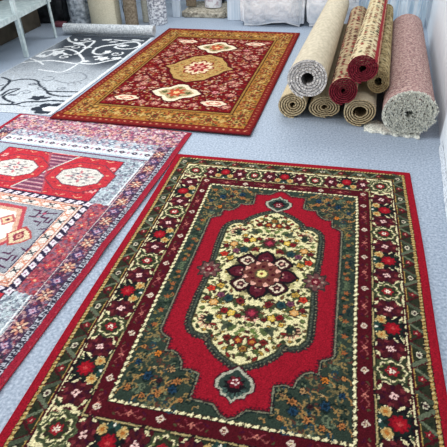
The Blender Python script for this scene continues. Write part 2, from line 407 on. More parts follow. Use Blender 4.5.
for sx in (1, -1):
    for sy in (1, -1):
        cv.push(0, 0, 0, sx, sy)
        for (a, b, c, t, kind) in fill:
            if kind: cv.leaf(a, b, .040, .021, t, (58, 54, 36)); cv.leaf(a, b, .031, .013, t, c)
            else: cv.leaf(a, b, .030, .019, t, (58, 50, 36)); cv.blob(a, b, .0075, c); cv.spiral(a+.012, b, .009, .6, .005, (90, 80, 48), t)
        # large leafy palmette at centre line
        cv.leaf(.035, .278, .07, .030, 1.0, (74, 84, 50)); cv.leaf(.028, .235, .06, .026, -.5, (60, 66, 44)); cv.blob(.018, .29, .018, PNK, 5, .3); cv.blob(.006, .305, .01, RB)
        flower(.0, .262, .030, (96, 32, 44), (170, 50, 70), 7)
        flower(.067, .195, .021, (112, 34, 36), (70, 20, 26)); flower(.126, .187, .024, (38, 66, 66), (24, 44, 50), 7)
        flower(.094, .277, .020, (206, 166, 60), (224, 190, 100), 5); flower(.128, .268, .017, (138, 30, 34), (90, 20, 30)); flower(.060, .290, .013, (110, 32, 34), (60, 20, 24), 4)
        cv.leaf(.095, .345, .080, .034, -.35, (78, 86, 62)); cv.leaf(.070, .365, .06, .028, .9, (84, 96, 56)); cv.leaf(.105, .365, .05, .024, 1.2, (70, 76, 60)); cv.blob(.085, .350, .014, (46, 56, 44), 5, .3)
        cv.leaf(.028, .372, .05, .022, .7, (98, 116, 58)); cv.leaf(.045, .395, .03, .016, -.6, (100, 118, 66))
        flower(.0, .335, .012, (130, 140, 84), (90, 100, 60), 4)
        flower(.030, .428, .020, (126, 34, 32), (190, 120, 50), 5); flower(.080, .422, .016, (120, 40, 34), (80, 24, 24), 4)
        flower(.166, .172, .018, (122, 66, 84), (80, 40, 60), 5); flower(.184, .110, .019, (196, 158, 66), (150, 110, 50), 5)
        flower(.222, .135, .020, ROR, (150, 30, 30), 5); flower(.190, .225, .022, (200, 142, 76), (214, 170, 110), 6); flower(.226, .205, .015, (110, 34, 38), (70, 24, 28), 5)
        cv.leaf(.174, .262, .036, .018, .3, (104, 116, 62)); cv.leaf(.232, .268, .03, .022, 1.4, (96, 110, 60)); cv.leaf(.235, .30, .03, .014, .6, (100, 110, 66))
        for t in np.linspace(-.5, 2.2, 6): cv.leaf(.186+.032*cos(t-.1), .338+.034*sin(t-.1), .034, .016, t-.1, (66, 40, 36)); cv.leaf(.188+.036*cos(t-.1), .342+.036*sin(t-.1), .024, .010, t-.1, (216, 164, 130))
        cv.blob(.183, .328, .022, (34, 48, 40), 6, .3)
        flower(.0, .470, .016, (150, 110, 50), (110, 60, 40), 5); flower(.055, .475, .012, (90, 104, 56), (60, 70, 40), 4); cv.leaf(.02, .505, .03, .014, 1.2, (96, 104, 60))
        flower(.140, .06+.25, .012, (206, 170, 70), RB, 4)
        cv.pop()
cv.clip = None
# halo + central rosette
cv.blob(0, .012, .172, (176, 164, 112), 16, .08); cv.blob(0, .012, .150, (92, 84, 60), 16, .08)
cv.push(0, .012)
for k in range(8):
    a = k*pi/4
    cv.push(.126*cos(a), .126*sin(a), a)
    if k % 2 == 0:
        P = [(-.050, -.026), (-.03, -.046), (.0, -.050), (.030, -.036), (.046, -.012), (.060, 0), (.046, .012), (.030, .036), (.0, .050), (-.03, .046), (-.050, .026)]
        cv.poly([(x*1.1, y*1.08) for x, y in P], DK); cv.push(0, 0, 0, .78, .78); cv.poly(P, (80, 22, 34)); cv.pop()
        cv.blob(-.004, 0, .014, (108, 44, 54), 5, .3); cv.blob(-.02, .012, .005, PNK); cv.blob(-.02, -.012, .005, PNK); cv.blob(.012, 0, .006, (60, 14, 34))
    else:
        P = [(-.048, -.028), (-.03, -.044), (.03, -.046), (.044, -.03), (.044, .03), (.03, .046), (-.03, .044), (-.048, .028)]
        cv.poly([(x*1.12, y*1.1) for x, y in P], DK); cv.push(0, 0, 0, .9, .9); cv.poly(P, (60, 24, 30)); cv.pop(); cv.blob(.0, 0, .032, (220, 200, 168), 4, .10, rot=pi/4); cv.blob(0, 0, .021, (66, 30, 34), 5, .2); cv.blob(0, 0, .007, PNK)
    cv.pop()
cv.blob(0, 0, .098, DK, 8, .06); cv.blob(0, 0, .091, (104, 56, 48), 8, .06)
for k in range(8):
    a = (k+.5)*pi/4; cv.blob(.084*cos(a), .084*sin(a), .013, (220, 160, 140), 3, .2)
    cv.blob(.056*cos(a+pi/8), .056*sin(a+pi/8), .010, (70, 14, 28))
cv.blob(0, 0, .036, (86, 74, 50), 8, .1); cv.blob(0, 0, .026, (222, 206, 128)); cv.blob(0, 0, .009, (120, 60, 40))
cv.pop()
# side pendants on the field
for sx in (1, -1):
    cv.push(sx*.268, .0, 0, sx, 1)
    cv.blob(0, 0, .060, (52, 44, 42), 8, .18, ry=.066); cv.blob(0, 0, .048, (104, 64, 62), 8, .2, ry=.052); cv.blob(0, 0, .026, (100, 20, 36), 6, .3)
    for a in range(6): cv.blob(.033*cos(a*pi/3), .035*sin(a*pi/3), .007, (150, 130, 110))
    cv.blob(0, 0, .009, (206, 140, 130), 4, .3); cv.pop()
for sy in (1, -1):
    cv.push(0, sy*.652, 0, 1, sy)
    P = [(-.076, -.01), (-.072, .02), (-.05, .032), (-.044, .05), (-.02, .056), (0, .078), (.02, .056), (.044, .05), (.05, .032), (.072, .02), (.076, -.01), (.06, -.04), (.03, -.06), (0, -.086), (-.03, -.06), (-.06, -.04)]
    cv.poly([(x*1.14, y*1.14) for x, y in P], (70, 20, 34)); cv.poly([(x*1.04, y*1.04) for x, y in P], (168, 166, 144)); cv.poly([(x*.86, y*.86) for x, y in P], (44, 58, 52))
    cv.blob(0, .004, .04, DK, 9, .2); cv.blob(0, -.012, .026, (110, 22, 36), 6, .2)
    for a in range(5): cv.blob(.012*cos(a*1.257), -.014+.012*sin(a*1.257), .0048, (228, 200, 190))
    for a in range(7): t = pi*(.08+a*.14); cv.leaf(.042*cos(t), .014+.034*sin(t), .026, .010, t, (66, 88, 80))
    cv.pop()
flat = lambda gx, gy: np.stack([gx, gy, np.zeros_like(gx)], -1)
ym = yarn_mat('wool_pile')
red_m = noise_mat('crimson_overcast_wool', rgb(124, 14, 28), rgb(160, 22, 40), scale=200, rough=.95, bump=.6, spec=.05)
def rug1_map(gx, gy):
    z = .0015*np.sin(gy*5+gx*3)**2
    edge = 1-np.clip(np.minimum(.8-np.abs(gx), 1.172-np.abs(gy))/.05, 0, 1)
    return np.stack([gx+.003*np.sin(gy*4), gy+.002*np.sin(gx*5), z*(1-edge)], -1)
rug = pile_mesh('medallion_rug', cv, rug1_map, ym, thick=.010)
tag(rug, 'red rug with cream central medallion and dark green corners, nearest to the camera', 'rug')
binding('edge_binding', cv, rug1_map, red_m, rug, r=.006, thick=.010)

# ================================================================== RUG 2: red-brown and gold rug (back middle)
W2, H2 = .863, 1.478
DR = (104, 12, 20); OCH = (158, 104, 44); OR2 = (178, 62, 32)
cv = Canvas(-W2, W2, -H2, H2, .0055, (110, 14, 20))
Z(W2-.012, H2-.012, (124, 36, 30)); Z(W2-.055, H2-.07, (104, 20, 18)); Z(W2-.066, H2-.085, OCH)
Z(.640, 1.135, (60, 24, 20)); Z(.632, 1.125, (150, 112, 52)); Z(.612, 1.100, (70, 14, 18)); Z(.600, 1.085, (108, 14, 18))
r4 = random.Random(21)
def speckle(n, x0, x1, y0, y1, cols, r0, r1, cond=None, sym=True):
    for _ in range(n):
        a, b = r4.uniform(x0, x1), r4.uniform(y0, y1)
        if cond and not cond(a, b): continue
        c = r4.choice(cols); r = r4.uniform(r0, r1); l = r4.choice([0, 3, 4, 5]); t = r4.uniform(0, 3)
        for sx in ((1, -1) if sym else (1,)):
            for sy in ((1, -1) if sym else (1,)): cv.push(0, 0, 0, sx, sy); cv.blob(a, b, r, c, l, .35, ry=r*r4.uniform(.6, 1.1), rot=t); cv.pop()
for sg in (1, -1):           # dotted outer stripe
    for k in range(48):
        y = -H2+.06+k*(2*H2-.12)/47; cv.blob(sg*(W2-.038), y, .008, (180, 110, 76)); cv.blob(sg*(W2-.038), y+.03, .008, (100, 16, 20))
    for k in range(30):
        xx = -W2+.05+k*(2*W2-.1)/29; cv.blob(xx, sg*(H2-.045), .010, (196, 128, 92)); cv.blob(xx+.03, sg*(H2-.045), .008, (110, 16, 20))
inb = lambda a, b: (a > .655 or b > 1.15)
speckle(1500, 0, .785, 0, 1.385, [(184, 138, 64), (142, 44, 26), (160, 62, 32), (192, 152, 80), (84, 60, 32), (120, 24, 20), (160, 106, 44), (90, 70, 36)], .008, .018, inb)
# border palmettes: gold blossoms alternating with red-brown ones
def bpal(k):
    c = ((182, 144, 74), (130, 40, 28)) if k % 2 else ((140, 46, 30), (184, 144, 78))
    cv.blob(0, 0, .068, (84, 56, 30), 8, .25); cv.blob(0, 0, .056, c[0], 8, .32); cv.blob(0, 0, .036, (96, 70, 38), 8, .3); cv.blob(0, 0, .026, c[1], 6, .3)
    for a in range(8): cv.blob(.05*cos(a*pi/4+.4), .05*sin(a*pi/4+.4), .010, c[1], 3, .3); cv.blob(0, 0, .014, (70, 62, 34), 4, .3)
def bar(k):
    cv.line([(-.06, -.03), (.0, .02), (.06, -.03)], .018, (86, 72, 36)); cv.blob(0, .0, .026, (186, 150, 86), 4, .4)
for sg in (1, -1):
    for k in range(-5, 6):
        cv.push(sg*.72, k*.225, 0, sg, 1); bpal(k); cv.pop()
        cv.push(sg*.72, k*.225+.1125, 0, sg, 1); bar(k); cv.pop()
    for k in range(-3, 4):
        cv.push(k*.235, sg*1.26, 0, 1, 1.45); bpal(k+1); cv.pop()
        if k < 3: cv.push(k*.235+.117, sg*1.26, 0, 1.2, 1.2*sg); bar(k); cv.pop()
# field filling
inf = lambda a, b: a < .59 and b < 1.07
speckle(1000, 0, .59, 0, 1.07, [(176, 96, 80), (200, 156, 126), (60, 14, 22), (150, 46, 40), (52, 30, 34), (200, 160, 132), (130, 18, 22), (96, 10, 16), (160, 110, 60)], .007, .016, inf)
for (a, b) in ((.44, .36), (.40, .55), (.48, .12), (.24, .98), (.30, .50), (.52, .70), (.54, .98), (.10, 1.0), (.5, .45)):
    for sx in (1, -1):
        for sy in (1, -1):
            cv.push(sx*a, sy*b); cv.blob(0, 0, .05, (70, 14, 26), 7, .2); cv.blob(0, 0, .042, (170, 92, 84), 7, .3); cv.blob(0, 0, .022, (206, 160, 130), 5, .3); cv.blob(0, 0, .01, (90, 16, 26)); cv.pop()
# pink cloud bands beside the gold medallion
for sx in (1, -1):
    for sy in (1, -1):
        cv.push(0, 0, 0, sx, sy); cv.curve([(.42, .10), (.50, .22), (.40, .36), (.26, .48), (.12, .54)], .028, (88, 12, 22))
        cv.curve([(.30, .60), (.36, .72), (.30, .86), (.18, .98)], .022, (92, 12, 22)); cv.pop()
# gold medallion
gold = [(.37, 0), (.29, .07), (.26, .17), (.20, .26), (.16, .35), (.07, .39), (0, .44)]; gold = gold+[(-x, y) for x, y in gold[-2::-1]]; gold = gold+[(x, -y) for x, y in gold[-2:0:-1]]
cv.poly([(x*1.13, y*1.11) for x, y in gold], (90, 12, 20)); cv.poly([(x*1.03, y*1.03) for x, y in gold], (60, 30, 20)); cv.poly(gold, (176, 138, 78))
g2 = lambda a, b: abs(a)/.34+abs(b)/.44 < .98
speckle(260, 0, .33, 0, .42, [(140, 100, 50), (150, 66, 40), (192, 160, 98), (110, 90, 48), (160, 122, 64)], .008, .014, g2)
cv.blob(0, 0, .15, (120, 24, 30), 8, .16, ry=.21); cv.blob(0, 0, .125, (222, 190, 150), 8, .2, ry=.18); cv.blob(0, 0, .09, (150, 40, 44), 8, .25, ry=.13); cv.blob(0, 0, .05, (206, 140, 120), 6, .3, ry=.07); cv.blob(0, 0, .022, (110, 16, 26), 0)
for k in range(8): a = k*pi/4+.3; cv.blob(.12*cos(a), .17*sin(a), .02, (230, 206, 170), 4, .3)
# cream lozenges and small cream flowers
for sy in (1, -1):
    cv.push(0, sy*.72, 0, 1, 1)
    P = [(.24, 0), (.17, .09), (.10, .12), (.05, .20), (0, .215), (-.05, .20), (-.10, .12), (-.17, .09), (-.24, 0), (-.17, -.09), (-.10, -.12), (-.05, -.20), (0, -.215), (.05, -.20), (.10, -.12), (.17, -.09)]
    cv.poly([(x*1.16, y*1.13) for x, y in P], (74, 10, 20)); cv.poly(P, (226, 208, 176)); cv.push(0, 0, 0, .74, .74); cv.poly(P, (176, 150, 108)); cv.pop()
    cv.blob(0, 0, .07, (178, 70, 44), 7, .25, ry=.09); cv.blob(0, 0, .03, (228, 180, 120), 5, .3)
    for s in (1, -1):
        cv.blob(s*.115, 0, .03, (88, 88, 50), 5, .3); cv.blob(0, s*.12, .024, (110, 100, 56), 5, .3); cv.blob(s*.06, .07, .014, (150, 60, 40)); cv.blob(s*.06, -.07, .014, (60, 80, 56))
    cv.pop()
    for sx in (1, -1):
        cv.push(sx*.415, sy*.915); cv.blob(0, 0, .125, (70, 8, 18), 6, .06, ry=.075); cv.blob(0, 0, .112, (234, 200, 170), 6, .08, ry=.06)
        cv.blob(0, 0, .07, (176, 80, 60), 6, .1, ry=.034); cv.blob(0, 0, .045, (232, 206, 176), 4, .1, ry=.02); cv.pop()
        cv.push(sx*.36, sy*.66); cv.blob(0, 0, .035, (70, 8, 18), 6, .2); cv.blob(0, 0, .028, (214, 130, 130), 6, .25); cv.blob(0, 0, .011, (90, 12, 24)); cv.pop()
bc = np.array([-1.1546, 3.0518]); ba = -.03245
ca, sa = cos(ba), sin(ba)
def rug2_map(gx, gy):
    z = .001+.0105*np.clip((-gy-1.30)/.06, 0, 1)+0*gx
    return np.stack([bc[0]+gx*ca-gy*sa, bc[1]+gx*sa+gy*ca, z], -1)
rug = pile_mesh('ornate_rug', cv, rug2_map, ym, thick=.014)
tag(rug, 'red-brown rug with wide mottled gold border and gold centre medallion, lying at the back', 'rug')
bd_m = noise_mat('oxblood_overcast_wool', rgb(70, 8, 16), rgb(112, 12, 24), scale=200, rough=.95, bump=.6)
binding('edge_binding', cv, rug2_map, bd_m, rug, r=.007, thick=.014)

# ================================================================== RUG 3: tribal panelled rug (left)
L3 = 2.94
cv = Canvas(-1.6, 0.0, -L3, .055, .0042, (166, 96, 108))
NAV = (52, 42, 74); PCH = (226, 176, 140); PK = (190, 84, 98); BG = (150, 160, 172); LB = (150, 164, 174); RD = (190, 36, 48); WH = (222, 214, 204); PUR = (96, 52, 92)
ccx, ccy = -.80, -1.455
def Zr(i, j, c):   # nested rectangle, i in from the sides, j in from the ends
    j *= .25; cv.rect(-1.6+i, -L3+j, -i, .055-j, c)
Zr(0, 0, (166, 22, 44)); Zr(.034, .036, (52, 46, 66)); Zr(.038, .042, (186, 186, 196)); Zr(.070, .070, (60, 44, 66)); Zr(.075, .075, (96, 54, 80))
r5 = random.Random(8)
def spk(n, x0, x1, y0, y1, cols, ra, rb, cond=None):
    for _ in range(n):
        a, b = r5.uniform(x0, x1), r5.uniform(y0, y1)
        if cond and not cond(a, b): continue
        cv.blob(a, b, r5.uniform(ra, rb), r5.choice(cols), r5.choice([0, 4]), .4, rot=r5.random())
# key (running dog) border along both long sides and ends
def key(x, y, rot):
    cv.push(x, y, rot); cv.line([(-.012, -.014), (.010, -.014), (.010, .002), (-.004, .002)], .008, (44, 42, 62)); cv.line([(.012, .014), (-.010, .012)], .007, (50, 46, 66)); cv.pop()
y = -L3+.06
while y < -.03:
    key(-.056, y, 0); key(-1.544, y, 0); y += .036
# star band
for sx in (0, 1):
    cv.push(-1.6 if sx else 0, 0, 0, -1 if sx else 1, 1)
    x0, x1 = -.165, -.078
    spk(1700, x0+.004, x1, -L3+.1, -.08, [(84, 50, 80), (60, 50, 76), (160, 110, 130), (150, 56, 74), (110, 100, 124), (186, 146, 150), (180, 124, 124), (50, 46, 60), (70, 44, 74)], .005, .011)
    for k in range(14):
        yy = -.135-k*.2115
        cv.push(-.119, yy)
        cv.poly([(-.040, 0), (0, .07), (.040, 0), (0, -.07)], (84, 40, 66)); 
        for a in range(8):
            cv.leaf(.026*cos(a*pi/4+.2), .030*sin(a*pi/4+.2), .036, .014, a*pi/4+.2, PCH if a % 2 else (206, 120, 96))
        cv.blob(0, 0, .008, (240, 214, 180)); cv.pop()
        cv.push(-.119, yy-.106); cv.blob(0, 0, .030, (66, 50, 96), 4, .3); cv.blob(0, 0, .017, (190, 150, 176), 4, .3); cv.blob(0, 0, .007, (150, 40, 70)); cv.pop()
    cv.rect(-.172, -L3+.2, -.165, -.20, (222, 196, 190)); cv.rect(-.176, -L3+.2, -.172, -.22, (70, 40, 70))
    # red-pink inner band
    cv.rect(-.285, -L3+.4, -.176, -.46, (178, 70, 86))
    spk(1300, -.283, -.178, -L3+.4, -.46, [(196, 90, 92), (160, 56, 74), (120, 80, 104), (190, 120, 110), (176, 50, 60), (150, 90, 110), (96, 60, 84), (84, 50, 76), (140, 44, 60)], .005, .011)
    for k in range(16):
        cv.blob(-.232, -.55-k*.12, .02, (206, 52, 60), 4, .4); cv.blob(-.232, -.55-k*.12, .008, (230, 170, 120))
    cv.pop()
# both ends: pink mottled, grey mottled, white row with dark lozenges
for e in (0, 1):
    cv.push(0, -L3+.055 if e else 0, 0, 1, -1 if e else 1)
    cv.rect(-1.56, -.215, -.040, .045, (176, 116, 130))
    spk(2300, -1.56, -.04, -.212, .045, [(196, 90, 110), (214, 168, 170), (150, 70, 110), (206, 150, 120), (170, 150, 170), (130, 60, 100), (214, 190, 186), (96, 60, 84), (110, 84, 100)], .006, .014)
    for k in range(12):
        cv.push(-.12-k*.124, -.10)
        for a in range(6): cv.leaf(.022*cos(a*pi/3), .024*sin(a*pi/3), .03, .012, a*pi/3, (220, 160, 140))
        cv.blob(0, 0, .010, (140, 40, 80)); cv.pop()
    cv.rect(-1.44, -.33, -.165, -.215, (146, 160, 174))
    spk(1300, -1.43, -.17, -.328, -.218, [(170, 184, 194), (126, 132, 148), (190, 180, 186), (160, 126, 146), (116, 130, 146), (190, 204, 208), (176, 110, 130), (200, 170, 170)], .006, .014)
    for k in range(12): cv.push(-.22-k*.105, -.27); cv.blob(0, 0, .026, (92, 96, 126), 4, .35); cv.blob(0, 0, .012, (196, 206, 214)); cv.pop()
    cv.rect(-1.44, -.425, -.165, -.33, (206, 208, 212))
    for k in range(13):
        cv.push(-.20-k*.10, -.375); cv.poly([(-.03, 0), (0, .024), (.03, 0), (0, -.024)], (52, 50, 72)); cv.blob(0, 0, .008, (200, 170, 180)); cv.pop()
        cv.push(-.25-k*.10, -.375); cv.poly([(-.014, 0), (0, .020), (.014, 0), (0, -.020)], (176, 120, 140)); cv.pop()
    cv.rect(-1.44, -.448, -.165, -.425, (166, 184, 196)); cv.rect(-1.42, -.462, -.18, -.448, (110, 62, 96))
    # red panel with two cream octagons on each end
    y0, y1 = -1.035, -.505
    cv.rect(-1.42, y0, -.18, -.462, LB)
    spk(900, -.315, -.18, y0, -.462, [(168, 184, 190), (126, 136, 150), (190, 198, 202), (150, 134, 152), (96, 104, 120), (176, 192, 196)], .005, .011)
    cv.line([(-.186, y0), (-.186, y1)], .01, (226, 226, 226)); 
    cv.rect(-1.30, y0, -.315, y1, (96, 40, 66)); cv.rect(-1.29, y0+.010, -.325, y1-.008, (206, 34, 48))
    for xx in (-.42, -.55, -.68, -.93, -1.06, -1.19):
        for yy in (y1-.03, y0+.03): cv.push(xx, yy); cv.line([(-.03, .010), (0, -.008), (.03, .010)], .007, (226, 150, 110)); cv.pop()
    spk(420, -1.28, -.335, y0+.01, y1-.01, [(214, 44, 54), (170, 30, 44), (220, 110, 96), (120, 40, 60), (190, 60, 70)], .004, .009)
    for s in (-1, 1):
        for yy in (-.63, -.77, -.91): cv.push(-.80+s*.445, yy); cv.blob(0, 0, .022, (236, 150, 140), 5, .2, ry=.03); cv.blob(0, 0, .008, (190, 30, 44)); cv.pop()
    # diagonal crossing bands between the octagons
    for s in (-1, 1):
        P = [(-.80, -.755), (-.80+.06, y1-.02), (-.80-.06, y1-.02)] if s > 0 else [(-.80, -.775), (-.80+.12, y0+.01), (-.80-.12, y0+.01)]
        cv.poly([(-.80, -.76), (-.80+.13, y1-.02 if s > 0 else y0+.02), (-.80-.13, y1-.02 if s > 0 else y0+.02)], (150, 70, 96))
        for k in range(9):
            t = .25+k*.085; yy = -.76+s*.27*t; cv.line([(-.80-.12*t, yy), (-.80+.12*t, yy)], .008, (76, 44, 78) if k % 2 else (206, 160, 160))
    cv.line([(-.92, -1.0), (-.68, -.52)], .012, (196, 190, 176)); cv.line([(-.92, -.52), (-.68, -1.0)], .012, (186, 70, 84))
    for xc in (-.53, -1.05):
        cv.push(xc, -.772, 0, 1.06, .68)
        o8 = lambda s, t: [(s, t*.42), (s*.42, t), (-s*.42, t), (-s, t*.42), (-s, -t*.42), (-s*.42, -t), (s*.42, -t), (s, -t*.42)]
        cv.poly(o8(.225, .275), (120, 50, 66)); cv.poly(o8(.215, .262), (206, 40, 50)); cv.poly(o8(.155, .178), (110, 60, 80)); cv.poly(o8(.147, .166), (206, 198, 186))
        for a in range(16): cv.blob(.183*cos(a*pi/8), .22*sin(a*pi/8), .011, (226, 150, 110) if a % 2 else (150, 30, 50), 4, .3)
        for a in range(8):
            t = a*pi/4+.2; cv.leaf(.075*cos(t), .085*sin(t), .07, .022, t, (150, 140, 140) if a % 2 else (196, 110, 116)); cv.blob(.115*cos(t+.4), .125*sin(t+.4), .012, (140, 130, 130))
            cv.blob(.05*cos(t+.4), .055*sin(t+.4), .012, (92, 86, 108))
        cv.blob(0, 0, .020, (196, 60, 70), 4, .3); cv.blob(0, 0, .008, WH); cv.pop()
    cv.pop()
# central square
y0, y1 = -1.875, -1.035
def bwchain(x0, y0, x1, y1, w):
    cv.rect(x0, y0, x1, y1, (48, 38, 66))
cv.rect(-1.315, y0, -.285, y1, (46, 38, 66))
def chain(xa, ya, xb, yb):
    L = sqrt((xb-xa)**2+(yb-ya)**2); n = int(L/.062); a = math.atan2(yb-ya, xb-xa)
    for k in range(n+1):
        t = k/n; cv.push(xa+(xb-xa)*t, ya+(yb-ya)*t, a); cv.poly([(-.030, -.016), (.008, -.020), (.029, .014), (-.008, .020)], (222, 208, 216)); cv.blob(0, 0, .007, (150, 90, 120)); cv.pop()
i = .024
chain(-1.315+i, y1-i, -.285-i, y1-i); chain(-1.315+i, y0+i, -.285-i, y0+i); chain(-.285-i, y0+i, -.285-i, y1-i); chain(-1.315+i, y0+i, -1.315+i, y1-i)
cv.rect(-1.267, y0+.048, -.333, y1-.048, (220, 150, 120)); cv.rect(-1.262, y0+.053, -.338, y1-.053, (222, 208, 194))
cv.line([(-1.250, y0+.065), (-.350, y0+.065), (-.350, y1-.065), (-1.250, y1-.065)], .010, (206, 120, 96), True); cv.line([(-1.196, y0+.114), (-.404, y0+.114), (-.404, y1-.114), (-1.196, y1-.114)], .010, (206, 128, 104), True)
def xm(x, y, rot, c):
    cv.push(x, y, rot); cv.line([(-.020, -.016), (.020, .016)], .010, c); cv.line([(-.020, .016), (.020, -.016)], .010, c); cv.pop()
n = 12
for k in range(n):
    xx = -1.225+k*(.85/(n-1)); c = (50, 56, 66) if k % 2 else (218, 138, 104)
    xm(xx, y1-.090, 0, c); xm(xx, y0+.090, 0, c)
for k in range(10):
    yy = y0+.09+(k+.0)*((y1-y0-.18)/9); c = (50, 56, 66) if k % 2 else (218, 138, 104)
    xm(-.378, yy, 0, c); xm(-1.222, yy, 0, c)
cv.rect(-1.185, y0+.125, -.415, y1-.125, (60, 52, 80)); cv.rect(-1.180, y0+.130, -.420, y1-.130, (148, 152, 160))
cy = (y0+y1)/2
# big stepped hexagon, peach/cream, with red lozenges
hexa = [(-.80-.24, cy), (-.80-.12, cy+.24), (-.80+.12, cy+.24), (-.80+.24, cy), (-.80+.12, cy-.24), (-.80-.12, cy-.24)]
cv.poly([(-.8+(x+.8)*1.12, cy+(y-cy)*1.12) for x, y in hexa], (196, 60, 72)); cv.poly(hexa, (214, 160, 130)); cv.poly([(-.8+(x+.8)*.86, cy+(y-cy)*.86) for x, y in hexa], (238, 226, 206))
for (a, b) in ((0, 0), (.1, .12), (-.1, .12), (.1, -.12), (-.1, -.12)):
    cv.push(-.80+a, cy+b); cv.poly([(-.06, 0), (0, .06), (.06, 0), (0, -.06)], (196, 90, 90)); cv.poly([(-.04, 0), (0, .04), (.04, 0), (0, -.04)], (236, 190, 140)); cv.blob(0, 0, .014, (130, 30, 70)); cv.pop()
for s in (-1, 1):
    cv.push(-.80+s*.275, cy, 0, s*.86, .82)
    cv.poly([(-.115, 0), (-.03, .115), (.05, .06), (.085, 0), (.05, -.06), (-.03, -.115)], (190, 66, 66)); cv.poly([(-.095, 0), (-.03, .09), (.035, .05), (.07, 0), (.035, -.05), (-.03, -.09)], (220, 190, 146))
    cv.poly([(-.062, 0), (-.015, .062), (.03, 0), (-.015, -.062)], (150, 40, 64)); cv.poly([(-.035, 0), (-.015, .03), (.012, 0), (-.015, -.03)], (226, 150, 120)); cv.blob(-.013, 0, .008, (120, 30, 60)); cv.pop()
    for t in (-1, 1):     # hooked purple figures in the grey corners
        cv.push(-.80+s*.295, cy+t*.205, 0, s, t); c = (84, 34, 72)
        cv.line([(-.10, .05), (-.05, .05), (-.05, -.02), (-.09, -.02)], .013, c); cv.line([(-.05, .02), (.06, .05)], .012, c); cv.line([(-.01, .06), (-.01, -.01), (.03, -.01)], .012, c)
        cv.line([(.035, .0), (.035, -.05), (.065, -.05), (.065, -.01)], .011, c); cv.line([(-.03, -.055), (.015, -.055), (.015, -.09)], .011, c); cv.blob(-.012, .028, .012, (190, 70, 100)); cv.blob(-.03, -.01, .008, (200, 120, 140))
        cv.line([(.045, -.12), (.09, -.10), (.09, -.15)], .010, c); cv.pop()
# red bars above and below the square at its corners
for (a, b) in ((-.30, y0-.010),):
    pass
ex = np.array([1.6, -.137]); ex /= np.linalg.norm(ex); ey = np.array([.047, 1.0]); ey /= np.linalg.norm(ey)
def rug3_map(gx, gy):
    o = np.array([-.806, 1.476])
    X = o[0]+gx*ex[0]+gy*ey[0]; Y = o[1]+gx*ex[1]+gy*ey[1]
    bul = .014*np.exp(-((gy+.72)/.50)**2)*np.clip(1+gx/.5, 0, 1)+.004*np.exp(-((gy+1.55)/.15)**2)*np.clip(1+gx/.2, 0, 1)
    edge = np.clip(1+gx/.16, 0, 1)**2
    z = .010*np.exp(-((gy+1.42)/.10)**2)*edge + .010*np.exp(-((gy+.75)/.3)**2)*edge + .002*np.sin(gy*6)**2
    return np.stack([X+bul, Y, z+.0005], -1)
ym3 = yarn_mat('faded_wool_pile', vary=.2)
rug = pile_mesh('panelled_rug', cv, rug3_map, ym3, thick=.008, dye=.76)
tag(rug, 'faded pink and blue-grey tribal rug with cream octagons in red panels, lying on the left', 'rug')
b3 = noise_mat('rose_red_overcast_wool', rgb(130, 20, 36), rgb(172, 34, 54), scale=200, rough=.95, bump=.6)
binding('edge_binding', cv, rug3_map, b3, rug, r=.0055, thick=.008)

# ================================================================== RUG 4: grey scroll rug (left back)
cv = Canvas(-3.235, -2.115, 1.69, 4.12, .007, (182, 188, 194))
# the dyed ground of the rug itself fades from charcoal at one end to silver at the other
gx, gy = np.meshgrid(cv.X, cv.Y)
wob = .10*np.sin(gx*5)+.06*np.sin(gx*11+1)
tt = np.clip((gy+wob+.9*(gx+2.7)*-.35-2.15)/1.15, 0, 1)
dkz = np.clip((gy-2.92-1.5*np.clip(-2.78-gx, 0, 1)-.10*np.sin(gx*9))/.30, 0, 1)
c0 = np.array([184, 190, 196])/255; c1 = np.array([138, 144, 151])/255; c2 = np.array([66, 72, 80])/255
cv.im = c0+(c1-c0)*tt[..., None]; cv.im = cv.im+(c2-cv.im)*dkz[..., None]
WHT = (226, 228, 230); DKG = (48, 54, 64); MG = (120, 126, 134)
D = {
'd1':[(-3.15, 2.5), (-3.01, 2.42), (-2.95, 2.24), (-2.92, 2.15)],
'd2':[(-3.0, 2.39), (-2.94, 2.46), (-2.84, 2.49), (-2.72, 2.46), (-2.63, 2.35), (-2.52, 2.26), (-2.46, 2.21), (-2.37, 2.21), (-2.15, 2.23)],
'd3':[(-2.46, 2.21), (-2.41, 2.15), (-2.35, 2.12), (-2.25, 2.1), (-2.15, 2.12)],
'd4':[(-2.84, 2.04), (-2.85, 2.18), (-2.77, 2.22), (-2.8, 2.09), (-2.8, 2.01), (-2.72, 1.94), (-2.61, 1.89)],
'd5':[(-2.75, 1.84), (-2.58, 1.85), (-2.51, 1.92), (-2.37, 1.95), (-2.28, 1.99), (-2.15, 1.99)]}
for k, v in D.items(): cv.curve(v, .028 if k != 'd5' else .034, DKG)
cv.curve([(-2.62, 1.87), (-2.45, 1.82), (-2.36, 1.88)], .012, DKG); cv.curve([(-2.55, 2.5), (-2.35, 2.44), (-2.25, 2.6), (-2.4, 2.75), (-2.56, 2.68)], .014, MG)
cv.curve([(-3.3, 2.3), (-3.1, 2.2), (-3.0, 2.3)], .02, DKG); cv.curve([(-3.35, 2.75), (-3.2, 2.7), (-3.05, 2.6), (-2.9, 2.7)], .016, (166, 170, 174))
cv.blob(-2.45, 2.03, .075, DKG, 5, .25, ry=.055); cv.leaf(-2.37, 2.05, .12, .04, .5, DKG)
cv.blob(-2.71, 2.36, .05, (80, 86, 96), 4, .1, ry=.03); cv.blob(-2.71, 2.36, .025, (180, 184, 190), ry=.012); cv.blob(-2.74, 2.065, .04, (80, 86, 96), ry=.025)
for k in range(6):
    a = k*pi/3+.2; cv.blob(-2.20+.105*cos(a), 1.81+.085*sin(a), .062, DKG, ry=.05)
cv.blob(-2.19, 1.81, .075, (222, 224, 226), 6, .08, ry=.055)
